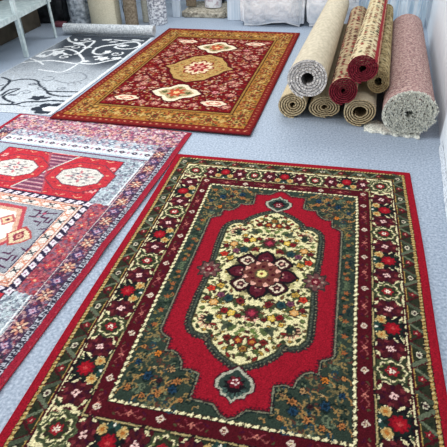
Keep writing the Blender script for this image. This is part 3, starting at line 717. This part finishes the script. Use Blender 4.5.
cv.curve([(-2.69, 2.5), (-2.62, 2.47), (-2.58, 2.54), (-2.66, 2.6), (-2.71, 2.55)], .014, (112, 118, 126)); cv.spiral(-2.92, 2.62, .06, 1.2, .014, (150, 154, 160)); cv.spiral(-2.3, 2.42, .08, 1.3, .014, (140, 144, 150)); cv.spiral(-3.12, 2.72, .06, 1, .012, (150, 154, 160))
Wc = {
'w_circle':[(-3.09, 3.04), (-2.94, 3.09), (-2.74, 3.06), (-2.60, 3.03), (-2.56, 3.12), (-2.66, 3.27), (-2.83, 3.45), (-2.99, 3.53), (-3.13, 3.48)],
'w_tail':[(-2.57, 3.05), (-2.4, 3.04), (-2.3, 3.14), (-2.2, 3.24)],
'w_low':[(-2.9, 2.78), (-2.74, 2.75), (-2.61, 2.74), (-2.57, 2.86), (-2.57, 3.01)],
'w_fl':[(-3.2, 3.23), (-3.2, 3.4), (-3.13, 3.45), (-3.07, 3.38), (-3.09, 3.21), (-3.2, 3.23)],
'w_top':[(-3.25, 4.02), (-3.1, 3.83), (-2.94, 3.81), (-2.82, 3.9), (-2.77, 3.71), (-2.77, 3.56), (-2.75, 3.38), (-2.78, 3.35)],
'w_top2':[(-3.01, 3.76), (-2.88, 3.73)],
'w_r':[(-2.40, 3.84), (-2.48, 3.78), (-2.6, 3.69), (-2.63, 3.54), (-2.58, 3.41), (-2.48, 3.38), (-2.4, 3.46)],
'w_dot':[(-2.72, 3.95), (-2.63, 3.98)],
'w_s1':[(-2.65, 3.6), (-2.58, 3.7), (-2.49, 3.76), (-2.37, 3.87), (-2.25, 3.9), (-2.16, 3.78), (-2.19, 3.65), (-2.31, 3.61), (-2.43, 3.67), (-2.40, 3.77), (-2.30, 3.75)],
'w_s3':[(-2.57, 3.97), (-2.36, 3.94), (-2.2, 3.97)], 'w_e':[(-3.25, 2.95), (-3.1, 3.05), (-2.95, 2.95)], 'w_e2':[(-3.35, 3.2), (-3.2, 3.12), (-3.02, 3.02)]}
for k, v in Wc.items(): cv.curve(v, .032 if k not in ('w_e', 'w_e2', 'w_low') else .022, WHT)
for (a, b, r, q) in ((-3.02, 3.37, .07, .10), (-2.38, 3.23, .07, .06), (-2.22, 3.27, .06, .035), (-2.53, 3.12, .05, .03), (-2.36, 3.72, .04, .03), (-2.77, 3.62, .05, .04), (-2.95, 3.76, .06, .035), (-2.66, 3.96, .05, .03), (-3.15, 3.24, .05, .05), (-2.44, 3.48, .04, .05)):
    cv.blob(a, b, r, WHT, 5, .25, ry=q)
for (a, b, r, t, h) in ((-2.9, 3.62, .10, 0, 1), (-2.30, 3.42, .08, 1, -1), (-2.95, 3.95, .07, 4, 1), (-2.85, 3.24, .08, 1, 1)):
    cv.spiral(a, b, r, 1.2, .020, WHT, t, h)
for (a, b, t) in ((-3.02, 3.62, .5), (-2.55, 3.88, .2), (-2.47, 3.30, .4), (-2.9, 3.34, 2.4), (-2.3, 4.0, 0), (-3.08, 3.92, 2.2)): cv.leaf(a, b, .13, .045, t, WHT)
for (a, b, r, t, h) in ((-3.08, 2.12, .09, 0, 1), (-2.55, 2.28, .06, 2, 1), (-2.95, 1.86, .10, 1, -1), (-2.35, 2.3, .05, 3, 1), (-2.65, 2.14, .07, 4, -1)): cv.spiral(a, b, r, 1.2, .016, (120, 126, 134), t, h)
cv.rect(-2.150, 1.69, -2.115, 4.18, (214, 218, 222)); 
def rug4_map(gx, gy):
    s = .032*(gy-1.66)
    return np.stack([gx+s, gy, .0004+.001*np.sin(gy*4)**2], -1)
rug = pile_mesh('scroll_rug', cv, rug4_map, yarn_mat('short_synthetic_pile', vary=.1), thick=.007)
tag(rug, 'grey and charcoal rug with white scrolls, far end rolled up, beside the shelf', 'rug')
silver = noise_mat('silver_shaggy_backing', rgb(164, 170, 176), rgb(222, 226, 228), scale=55, rough=.9, bump=.8, bscale=90, dist=.006)
bind4 = noise_mat('white_overcast_yarn', rgb(180, 186, 190), rgb(220, 224, 228), scale=100, rough=.9)
binding('edge_binding', cv, rug4_map, bind4, rug, r=.006, thick=.007)
cam_rug4 = rug

# ================================================================== ROLLED CARPETS
def roll_mesh(name, length, rx, rz, turns, th, hole, mats, parent, cv=None, seg=44, nlen=24, r_end=1.0, slope=(0, 0), wob=.02, seed=1, tail=0.35, sag=0.0, endjit=.006):
    """a spiral of thick carpet swept along local +Y; near end at y=0. mats: outside, inside, cut edge"""
    rr = random.Random(seed); N = int(turns*seg); V = []; F = []; mi = []
    ph = [rr.uniform(0, 6.3) for _ in range(4)]
    def rad(i):
        t = i/N; return hole+(1-hole-th/rx)*t     # inner surface radius fraction
    js = [j/nlen for j in range(nlen+1)]
    ej = [rr.uniform(-endjit, endjit) for _ in range(N+1)]
    cols = []
    a_end = -pi*.5+tail
    for j, tj in enumerate(js):
        sc = 1+(r_end-1)*tj
        for i in range(N+1):
            a = a_end-(N-i)*2*pi/seg
            f = rad(i); w = 1+wob*sin(2*a+ph[0])+wob*.6*sin(3*a+ph[1]+tj*2)
            for kk, ff in ((0, f), (1, f+th/rx*.88)):
                x = rx*ff*cos(a)*w*sc; z = rz*ff*sin(a)*w*sc
                z = z-sag*max(0, -sin(a))*0
                y = length*tj+(ej[i] if j == 0 else 0)+(.012*(1-f) if j == 0 else 0)
                V.append((x+slope[0]*length*tj, y, z+slope[1]*length*tj))
    R = 2*(N+1)
    for j in range(nlen):
        for i in range(N):
            a = j*R+2*i; b = a+2; c = a+R; d = b+R
            outer_turn = i >= N-seg
            if outer_turn or j < 3: F.append((a+1, c+1, d+1, b+1)); mi.append(0)
            if j < 3 or i < 3: F.append((a, b, d, c)); mi.append(1)
        a = j*R; F.append((a, a+R, a+R+1, a+1)); mi.append(2)
        a = j*R+2*N; F.append((a, a+1, a+R+1, a+R)); mi.append(2)
    for i in range(N):
        a = 2*i; F.append((a, a+1, a+3, a+2)); mi.append(2)
        a = nlen*R+2*i; F.append((a, a+2, a+3, a+1)); mi.append(2)
    o = mesh_obj(name, V, F, mats, parent, mi, smooth=False)
    if cv is not None:
        V = np.array(V); c = np.zeros((len(V), 3)); per = 2*pi*rx
        for j, tj in enumerate(js):
            for i in range(N+1):
                u = ((N-i) % seg)/seg; y = tj
                ix = int(u*(cv.nx-1)); iy = int(y*(cv.ny-1)); c[j*R+2*i] = c[j*R+2*i+1] = cv.im[iy, ix]
        at = o.data.color_attributes.new('yarn', 'FLOAT_COLOR', 'POINT')
        at.data.foreach_set('color', np.c_[lin(c), np.ones(len(c))].ravel().astype(np.float32))
    return o
def roll(name, x, y, z, rz_, *a, label='', group=None, core=None, **k):
    e = empty(name, (x, y, 0), 0); tag(e, label, 'rolled carpet', group)
    o = roll_mesh('rolled_pile', *a, parent=e, **k); o.location = (0, 0, z); return e, o
GRP = 'carpet rolls stacked against the right wall'
jute_o = noise_mat('tan_jute_backing', rgb(176, 158, 126), rgb(210, 194, 160), scale=120, rough=.95, bump=.5)
jute_i = noise_mat('brown_pile_inside', rgb(96, 78, 54), rgb(128, 106, 76), scale=100, rough=.95)
jute_e = noise_mat('tan_cut_edge', rgb(176, 154, 118), rgb(214, 194, 154), scale=90, rough=.95)
cream_o = noise_mat('cream_woven_backing', rgb(184, 172, 148), rgb(206, 194, 170), scale=40, rough=.9, bump=.5, bscale=160, stretch=(1, .5, 1))
grey_e = noise_mat('speckled_grey_cut_edge', rgb(150, 146, 144), rgb(240, 234, 226), scale=110, rough=.95, bump=.7, pos=(.4, .6))
grey_i = noise_mat('dark_grey_pile', rgb(96, 92, 92), rgb(150, 146, 142), scale=90, rough=.95)  # darker grey pile on the inner faces of the cream roll
beige_o = noise_mat('beige_backing', rgb(206, 192, 162), rgb(228, 214, 186), scale=100, rough=.95, bump=.4)
red_e = noise_mat('crimson_cut_edge', rgb(104, 22, 34), rgb(136, 38, 52), scale=120, rough=.95, bump=.6)
red_i = noise_mat('dark_red_pile', rgb(64, 6, 18), rgb(92, 10, 26), scale=100, rough=.95)
olive_e = noise_mat('olive_tan_cut_edge', rgb(136, 118, 82), rgb(180, 160, 118), scale=90, rough=.95)
pink_o = noise_mat('mottled_pink_grey_pile', rgb(120, 96, 92), rgb(196, 172, 158), scale=60, rough=.95, bump=.7, bscale=110, dist=.004, c3=rgb(168, 130, 126), stretch=(1, .8, 1))
shag = noise_mat('grey_white_shag_edge', rgb(170, 172, 162), rgb(246, 244, 230), scale=70, rough=.95, bump=.9, bscale=90, dist=.008, pos=(.35, .6))
shag_i = noise_mat('grey_green_shag', rgb(150, 154, 144), rgb(200, 202, 190), scale=60, rough=.95, bump=.9)

roll('jute_carpet_roll', -.060, 1.95, .113, 0, 2.35, .125, .112, 5, .014, .10, [jute_o, jute_i, jute_e], label='tan carpet roll on the floor, leftmost of the bottom row of rolls', group=GRP, slope=(.05, 0), seed=2, wob=.03, tail=.1)
roll('tan_carpet_roll', .197, 1.97, .101, 0, 2.35, .125, .100, 5, .013, .10, [jute_o, jute_i, jute_e], label='flattened tan carpet roll on the floor, between the other two bottom rolls', group=GRP, slope=(.05, 0), seed=3, wob=.07, tail=.1)
roll('beige_carpet_roll', .468, 1.86, .121, 0, 2.4, .128, .118, 4.2, .012, .30, [beige_o, jute_i, jute_e], label='beige carpet roll on the floor with oval hollow, rightmost of the three small bottom rolls', group=GRP, slope=(.05, 0), seed=4, wob=.03, tail=.2)
roll('cream_carpet_roll', .052, 1.85, .366, 0, 2.75, .165, .158, 5, .020, .22, [cream_o, grey_i, grey_e], label='large cream carpet roll with speckled grey end, on top of the tan rolls', group=GRP, slope=(.050, -.015), r_end=.88, seed=5, tail=-.2)

# patterned rolls: cream ground, rows of dark and red figures
def roll_pattern(base, cols, border, seed, ring=None):
    global cv
    cv = Canvas(0, .8, 0, 2.5, .010, base); q = random.Random(seed)
    for k in range(40):
        for m in range(13):
            yy = .03+k*.0625; xx = .03+m*.0625
            cv.blob(xx+.01*(k % 2), yy, .025, q.choice(cols), 5, .35, ry=.018, rot=q.random()*3); cv.line([(xx-.02, yy+.03), (xx+.02, yy+.02)], .011, q.choice(cols))
    for (u0, u1) in border:
        cv.rect(u0, 0, u1, 2.5, (150, 48, 54))
        for k in range(60): cv.blob((u0+u1)/2, k*.042, .014, (206, 180, 140), 4, .3)
        cv.rect(u0-.012, 0, u0, 2.5, (60, 30, 36)); cv.rect(u1, 0, u1+.012, 2.5, (60, 30, 36))
    return cv
yr = yarn_mat('rolled_wool_pile', vary=.22, scale=140)
roll_pattern((176, 156, 124), [(90, 50, 44), (110, 76, 60), (140, 52, 52), (186, 166, 132), (80, 62, 54), (116, 36, 42)], [(.02, .06), (.20, .24)], 4)
roll('red_ended_carpet_roll', .325, 1.82, .298, 0, 2.48, .116, .110, 6, .011, .08, [yr, red_i, red_e], label='patterned carpet roll with crimson end resting between the cream and beige rolls', group=GRP, cv=cv, slope=(.046, -.008), seg=56, nlen=150, seed=6, tail=0)
roll_pattern((206, 190, 152), [(96, 66, 52), (130, 96, 70), (168, 140, 104), (206, 190, 156), (86, 80, 60), (140, 70, 60)], [(.50, .60)], 9)
roll('floral_carpet_roll', .440, 1.77, .486, 0, 2.7, .113, .108, 6, .011, .16, [yr, red_i, red_e], label='cream patterned carpet roll with dark red end, topmost of the pile', group=GRP, cv=cv, slope=(.080, -.004), seg=56, nlen=150, r_end=.85, seed=7, tail=0)
roll_pattern((170, 150, 110), [(110, 92, 62), (140, 122, 84), (196, 178, 138), (96, 84, 60)], [], 12)
roll('olive_carpet_roll', .577, 1.98, .328, 0, 2.35, .088, .098, 4, .013, .25, [yr, jute_i, olive_e], label='olive-tan carpet roll wedged between the topmost roll and the big pink roll', group=GRP, cv=cv, slope=(.072, 0), seg=48, nlen=110, r_end=.85, seed=8, tail=pi*.4)
e, big_r = roll('shaggy_carpet_roll', .812, 1.74, .186, 0, 2.42, .204, .182, 6, .024, .06, [pink_o, shag_i, shag], label='thickest carpet roll, faded pink with a grey shaggy end, against the white wall', group=GRP, slope=(.066, 0), r_end=.9, seg=56, nlen=40, seed=9, endjit=.012, tail=-.2, wob=.012)
# loose shaggy flap spreading on the floor at its left foot
V = []; F = []; nx_, ny_ = 26, 16
for j in range(ny_+1):
    for i in range(nx_+1):
        u = i/nx_; v = j/ny_
        x = -.30+u*.40; y = -.03+.07*(1-u)+v*.24+.012*sin(u*30)+random.uniform(-.006, .006)
        z = .024*sin(pi*min(1, .15+v))**.5*min(1, u*6+.25)+random.uniform(0, .006)
        V.append((x, y, max(.002, z)))
for j in range(ny_):
    for i in range(nx_):
        a = j*(nx_+1)+i; F.append((a, a+1, a+nx_+2, a+nx_+1))
n0 = len(V); V += [(x, y, .001) for x, y, z in V[:]]
loop = [i for i in range(nx_+1)]+[(j+1)*(nx_+1)-1 for j in range(1, ny_+1)]+[ny_*(nx_+1)+i for i in range(nx_-1, -1, -1)]+[j*(nx_+1) for j in range(ny_-1, 0, -1)]
for k in range(len(loop)): a, b = loop[k], loop[(k+1) % len(loop)]; F.append((a, a+n0, b+n0, b))
o = mesh_obj('shag_flap', V, F, shag, e, smooth=True); tag(o, 'loose grey-white shaggy edge lying on the floor')
# shaggy tufts round the rim of the big roll
def tufts(name, parent, cx, cz, rx, rz, n, mat, seed=3):
    q = random.Random(seed); V = []; F = []
    for _ in range(n):
        a = q.uniform(0, 2*pi); f = sqrt(q.uniform(.02, 1.0)); x = cx+rx*f*cos(a); z = cz+rz*f*sin(a); y = -.004
        dx, dy, dz = q.uniform(-.010, .010), -q.uniform(.008, .020), q.uniform(-.012, .006); w = .004
        k = len(V); V += [(x-w, y, z), (x+w, y, z), (x, y, z+w*1.5), (x+dx, y+dy, max(.003-.0, z+dz))]; F += [(k, k+1, k+3), (k+1, k+2, k+3), (k+2, k, k+3)]
    return mesh_obj(name, V, F, mat, parent)
tf = tufts('pile_tufts', e, 0, .186, .195, .172, 1500, shag); tag(tf, kind='stuff')

# rolled-up far end of the scroll rug: part of that rug
o = roll_mesh('rolled_end', 1.24, .075, .070, 3.3, .014, .15, [silver, silver, silver], cam_rug4, seed=12, nlen=20, wob=.04, tail=.0)
o.rotation_euler = (0, 0, -pi/2); o.location = (-3.28, 4.17, .078)

# ================================================================== BACKGROUND: upright rolls and wrapped goods
plastic = noise_mat('crumpled_white_plastic_wrap', rgb(222, 228, 234), rgb(250, 251, 253), scale=9, rough=.3, bump=.9, bscale=14, spec=.6, dist=.02, pos=(.3, .55))
wrapg = noise_mat('clear_plastic_over_grey_carpet', rgb(96, 108, 120), rgb(206, 214, 222), scale=14, rough=.35, bump=.8, bscale=20, spec=.6, dist=.015, stretch=(1.5, 1.5, .4))
cream_s = noise_mat('cream_carpet_backing', rgb(206, 198, 172), rgb(224, 216, 192), scale=30, rough=.9, bump=.3, stretch=(3, 3, .4))
brown_s = noise_mat('brown_grey_carpet_backing', rgb(112, 98, 82), rgb(156, 142, 122), scale=40, rough=.9, bump=.4)
speck = noise_mat('speckled_grey_carpet', rgb(130, 134, 146), rgb(226, 228, 232), scale=38, rough=.9, bump=.5, pos=(.4, .6), stretch=(1, 1, .5))
pale_s = noise_mat('pale_cream_carpet', rgb(190, 188, 172), rgb(216, 214, 200), scale=40, rough=.9)
black_m = noise_mat('black_tape', rgb(24, 24, 26), rgb(40, 40, 42), scale=30, rough=.5)
stone = noise_mat('mottled_stone_pattern_pile', rgb(112, 104, 92), rgb(206, 198, 180), scale=28, rough=.9, bump=.4, c3=rgb(168, 160, 144))
def upright(name, x, y, r, h, mat, label, ry=None, group='carpet rolls standing upright at the back', tilt=(0, 0), seed=1, strap=False):
    e = empty(name, (x, y, 0)); tag(e, label, 'rolled carpet', group)
    o = roll_mesh('rolled_pile', h, r, ry or r, 3, .02, .3, [mat, mat, mat], e, seed=seed, nlen=10, seg=36, wob=.03, tail=1.0)
    o.rotation_euler = (pi/2+tilt[0], tilt[1], 0); o.location = (0, 0, h+.002)   # local +Y downwards
    o.rotation_euler = (-pi/2+tilt[0], tilt[1], 0); o.location = (0, 0, h+.004)
    return e, o
upright('wrapped_carpet_roll', -3.32, 4.73, .16, 1.3, wrapg, 'grey carpet roll in clear plastic, leftmost of the upright rolls', seed=2)
upright('cream_upright_roll', -2.925, 4.72, .235, 1.5, cream_s, 'wide cream carpet roll standing right of the plastic-wrapped grey one', seed=3)
eb, _o = upright('brown_upright_roll', -2.555, 4.72, .10, 1.4, brown_s, 'narrow brown-grey carpet roll standing beside the wide cream roll', seed=4)
V = []; F = []
for k in range(25):      # black tape wound slantwise round the narrow roll
    a = k*2*pi/24; z = .55+.45*cos(a+.6)
    for (r_, dz) in ((.104, -.02), (.110, -.02), (.110, .02), (.104, .02)): V.append((r_*cos(a), r_*sin(a), z+dz))
for k in range(24):
    for m in range(4): F.append((k*4+m, k*4+4+m, k*4+4+(m+1) % 4, k*4+(m+1) % 4))
tag(mesh_obj('strap', V, F, black_m, eb), 'black tape strap')
upright('pale_upright_roll', -2.42, 4.95, .075, 1.4, pale_s, 'thin pale carpet roll standing behind the narrow brown-grey and speckled rolls', seed=5)
upright('speckled_upright_roll', -2.225, 4.86, .150, 1.3, speck, 'speckled grey-white carpet roll, rightmost of the close-packed upright rolls', seed=6)
er, _o = upright('floral_upright_roll', -1.60, 5.55, .14, 1.2, noise_mat('white_floral_carpet', rgb(176, 150, 160), rgb(236, 238, 242), scale=16, rough=.8, pos=(.3, .5)), 'white floral carpet roll standing on the mottled beige mat', seed=7); er.location.z = .083

def crumpled_box(name, x0, x1, y0, y1, z0, z1, mat, parent=None, amp=.02, seed=1, arch=0.0, n=26):
    """wrapped bale: bevelled box with a crumpled skin"""
    bm = bmesh.new(); bmesh.ops.create_cube(bm, size=1)
    bmesh.ops.bevel(bm, geom=list(bm.edges), offset=.06, segments=3, affect='EDGES')
    bmesh.ops.subdivide_edges(bm, edges=list(bm.edges), cuts=3, use_grid_fill=True)
    from mathutils import noise, Vector
    for v in bm.verts:
        p_ = Vector((x0+(v.co.x+.5)*(x1-x0), y0+(v.co.y+.5)*(y1-y0), z0+(v.co.z+.5)*(z1-z0)))
        d = noise.noise(p_*9+Vector((seed, 0, 0)))*amp+noise.noise(p_*23)*amp*.5
        nrm = Vector((v.co.x, v.co.y, v.co.z)).normalized(); p_ += nrm*d
        if arch and p_.z < z0+.25:
            t = (p_.x-(x0+.62*(x1-x0)))/(.30*(x1-x0)); p_.z += arch*max(0, 1-t*t)*(1-(p_.z-z0)/.25)
        p_.z = max(z0+.002, p_.z); v.co = p_
    me = bpy.data.meshes.new(name); bm.to_mesh(me); bm.free(); me.materials.append(mat)
    me.polygons.foreach_set('use_smooth', np.ones(len(me.polygons), dtype=bool))
    o = bpy.data.objects.new(name, me); COL.objects.link(o)
    if parent: o.parent = parent
    return o
b1 = crumpled_box('wrapped_bale', -1.06, -.24, 4.80, 5.60, 0, .95, plastic, amp=.03, seed=2, arch=.05)
tag(b1, 'big white plastic-wrapped bale with its lower edge arched off the floor', 'wrapped bale')
b2 = crumpled_box('wrapped_bale', -.20, .44, 4.82, 5.60, 0, .90, plastic, amp=.03, seed=9)
tag(b2, 'white plastic-wrapped bale half hidden behind the cream carpet roll', 'wrapped bale')
# light blue plastic sheet hanging behind the rolls
blue_p = noise_mat('pale_blue_plastic_sheet', rgb(190, 214, 230), rgb(236, 244, 250), scale=10, rough=.4, bump=.6, bscale=20, spec=.5, stretch=(3, 3, .3), dist=.01)
V = []; F = []; nn = 90
for k, z in enumerate(np.linspace(.002, 1.8, 12)):
    for i in range(nn+1):
        x = .46+i*(.80/nn); V.append((x, 4.92+.018*sin(x*42)+.010*sin(x*95+z*2), z))
    for i in range(nn+1):
        x = .46+i*(.80/nn); V.append((x, 4.926+.018*sin(x*42)+.010*sin(x*95+z*2), z))
W_ = 2*(nn+1)
for k in range(11):
    for i in range(nn):
        a = k*W_+i; F.append((a, a+1, a+1+W_, a+W_)); b = a+nn+1; F.append((b+1, b, b+W_, b+1+W_))
    a = k*W_; F.append((a+nn+1, a, a+W_, a+nn+1+W_)); a = k*W_+nn; F.append((a, a+nn+1, a+nn+1+W_, a+W_))
tag(mesh_obj('plastic_sheet', V, F, blue_p, smooth=True), 'pale blue pleated plastic sheet hanging behind the pile of rolls', 'plastic sheet')
# white upright board
def box(name, x0, x1, y0, y1, z0, z1, mat, parent=None, bev=.006):
    bm = bmesh.new(); bmesh.ops.create_cube(bm, size=1)
    for v in bm.verts: v.co = (x0+(v.co.x+.5)*(x1-x0), y0+(v.co.y+.5)*(y1-y0), z0+(v.co.z+.5)*(z1-z0))
    bmesh.ops.bevel(bm, geom=list(bm.edges), offset=bev, segments=2, affect='EDGES')
    me = bpy.data.meshes.new(name); bm.to_mesh(me); bm.free(); me.materials.append(mat)
    o = bpy.data.objects.new(name, me); COL.objects.link(o)
    if parent: o.parent = parent
    return o
white_b = noise_mat('bluish_white_laminate', rgb(200, 214, 226), rgb(226, 234, 242), scale=8, rough=.4, stretch=(6, 6, .4))
o = box('white_panel', -1.30, -1.11, 5.10, 5.16, 0.001, 1.5, white_b); tag(o, 'narrow bluish-white panel standing left of the big plastic-wrapped bale', 'panel')
o = box('white_panel', -2.13, -2.02, 5.20, 5.27, 0.001, 1.5, white_b); tag(o, 'narrow pale blue panel standing just right of the speckled roll', 'panel')
o = box('cardboard_sheet', -2.01, -1.86, 5.50, 5.54, 0.085, 1.3, brown_s); tag(o, 'brown sheet standing behind the left end of the mottled mat', 'sheet')
# folded mottled mat
mt = crumpled_box('folded_mat', -2.00, -1.32, 5.20, 5.95, 0, .075, stone, amp=.006, seed=5)
tag(mt, 'mottled beige mat lying flat between the two narrow white panels', 'mat')
o = crumpled_box('storage_bag', -1.83, -1.5, 5.78, 6.05, .08, .65, noise_mat('black_bag_plastic', rgb(30, 34, 38), rgb(60, 66, 72), scale=12, rough=.5), amp=.02, seed=7); o.name = 'black_bag'
tag(o, 'black bag in the gap behind the white floral roll', 'bag')

# ================================================================== SHELF (left)
paint = noise_mat('pale_grey_green_shelf_paint', rgb(176, 192, 194), rgb(206, 218, 218), scale=20, rough=.45, bump=.05, spec=.5)
e = empty('metal_shelf', (-3.27, 3.6, 0), 0); tag(e, 'pale grey metal shelving unit on thin angle legs at the left edge', 'shelf')
e.rotation_euler = (0, 0, 0)
def lb(name, x0, x1, y0, y1, z0, z1, mat=paint, bev=.003): return box(name, x0+3.27, x1+3.27, y0-3.6, y1-3.6, z0, z1, mat, e, bev)
def leg(x, y, dx=1, dy=1):   # L-section
    w, t, h = .042, .004, 1.5
    P = [(0, 0), (dx*w, 0), (dx*w, dy*t), (dx*t, dy*t), (dx*t, dy*w), (0, dy*w)]
    V = [(x+3.27+a, y-3.6+b, .001) for a, b in P]+[(x+3.27+a, y-3.6+b, h) for a, b in P]; n = 6
    F = [(i, (i+1) % n, n+(i+1) % n, n+i) for i in range(n)]+[tuple(range(n-1, -1, -1)), tuple(range(n, 2*n))]
    return mesh_obj('leg', V, F, paint, e)
leg(-3.245, 3.18, -1, 1); leg(-3.320, 4.02, -1, -1); leg(-3.78, 3.18, 1, 1); leg(-3.83, 4.02, 1, -1)
def shelf_board(z):
    V = []
    A = [(-3.235, 2.4), (-3.19, 3.15)]
    # board follows the skew line of the legs
    P = [(-3.180, 2.45), (-3.345, 4.10), (-3.86, 4.10), (-3.80, 2.45)]
    V = [(a+3.27, b-3.6, z) for a, b in P]+[(a+3.27, b-3.6, z+.055) for a, b in P]
    F = [(3, 2, 1, 0), (4, 5, 6, 7), (0, 1, 5, 4), (1, 2, 6, 5), (2, 3, 7, 6), (3, 0, 4, 7)]
    return mesh_obj('shelf_board', V, F, paint, e)
shelf_board(.415); shelf_board(1.10)
# dark goods under and beyond the shelf
brn = noise_mat('dark_brown_carton', rgb(58, 52, 44), rgb(84, 76, 64), scale=6, rough=.8)
o = box('storage_carton', -4.35, -3.86, 2.9, 4.55, .001, .36, brn); tag(o, 'long dark brown carton on the floor beneath the metal shelf', 'carton')
blk = noise_mat('black_bin_liner', rgb(18, 20, 22), rgb(44, 48, 52), scale=14, rough=.35, bump=.6, bscale=20, dist=.01)
o = crumpled_box('bin_bag', -4.1, -3.52, 4.68, 5.3, 0, .6, blk, amp=.05, seed=4); tag(o, 'black plastic sack in the dark corner between shelf and wrapped roll', 'bag')
o = crumpled_box('pink_cloth', -3.66, -3.50, 4.50, 4.66, 0, .05, noise_mat('dusky_pink_cloth', rgb(110, 60, 72), rgb(140, 84, 94), scale=30), amp=.01, seed=6); tag(o, 'small folded dusky pink cloth in front of the black sack', 'cloth')

# ================================================================== LIGHT
w = bpy.data.worlds.new('world'); SC.world = w; w.use_nodes = True
bg = w.node_tree.nodes['Background']; bg.inputs[0].default_value = (.93, .97, 1.0, 1); bg.inputs[1].default_value = .62
def area(name, loc, rot, sx, sy, power, col=(1, 1, 1)):
    l = bpy.data.lights.new(name, 'AREA'); l.shape = 'RECTANGLE'; l.size = sx; l.size_y = sy; l.energy = power; l.color = col
    o = bpy.data.objects.new(name, l); o.location = loc; o.rotation_euler = rot; COL.objects.link(o); return o
area('ceiling_lamp', (-1.0, 4.6, 3.2), (radians(-22), 0, 0), 3.2, 1.2, 80, (.95, .98, 1))
area('ceiling_lamp', (-1.4, 1.2, 3.2), (0, 0, 0), 3.0, 1.0, 50, (.96, .98, 1))
area('window_daylight', (-4.2, 0.2, 2.2), (0, radians(-65), 0), 1.6, 2.4, 120, (.94, .97, 1))
SC.view_settings.view_transform = 'Standard'; SC.view_settings.look = 'None'
SC.view_settings.gamma = 1; SC.view_settings.use_curve_mapping = False; SC.view_settings.exposure = 0.0
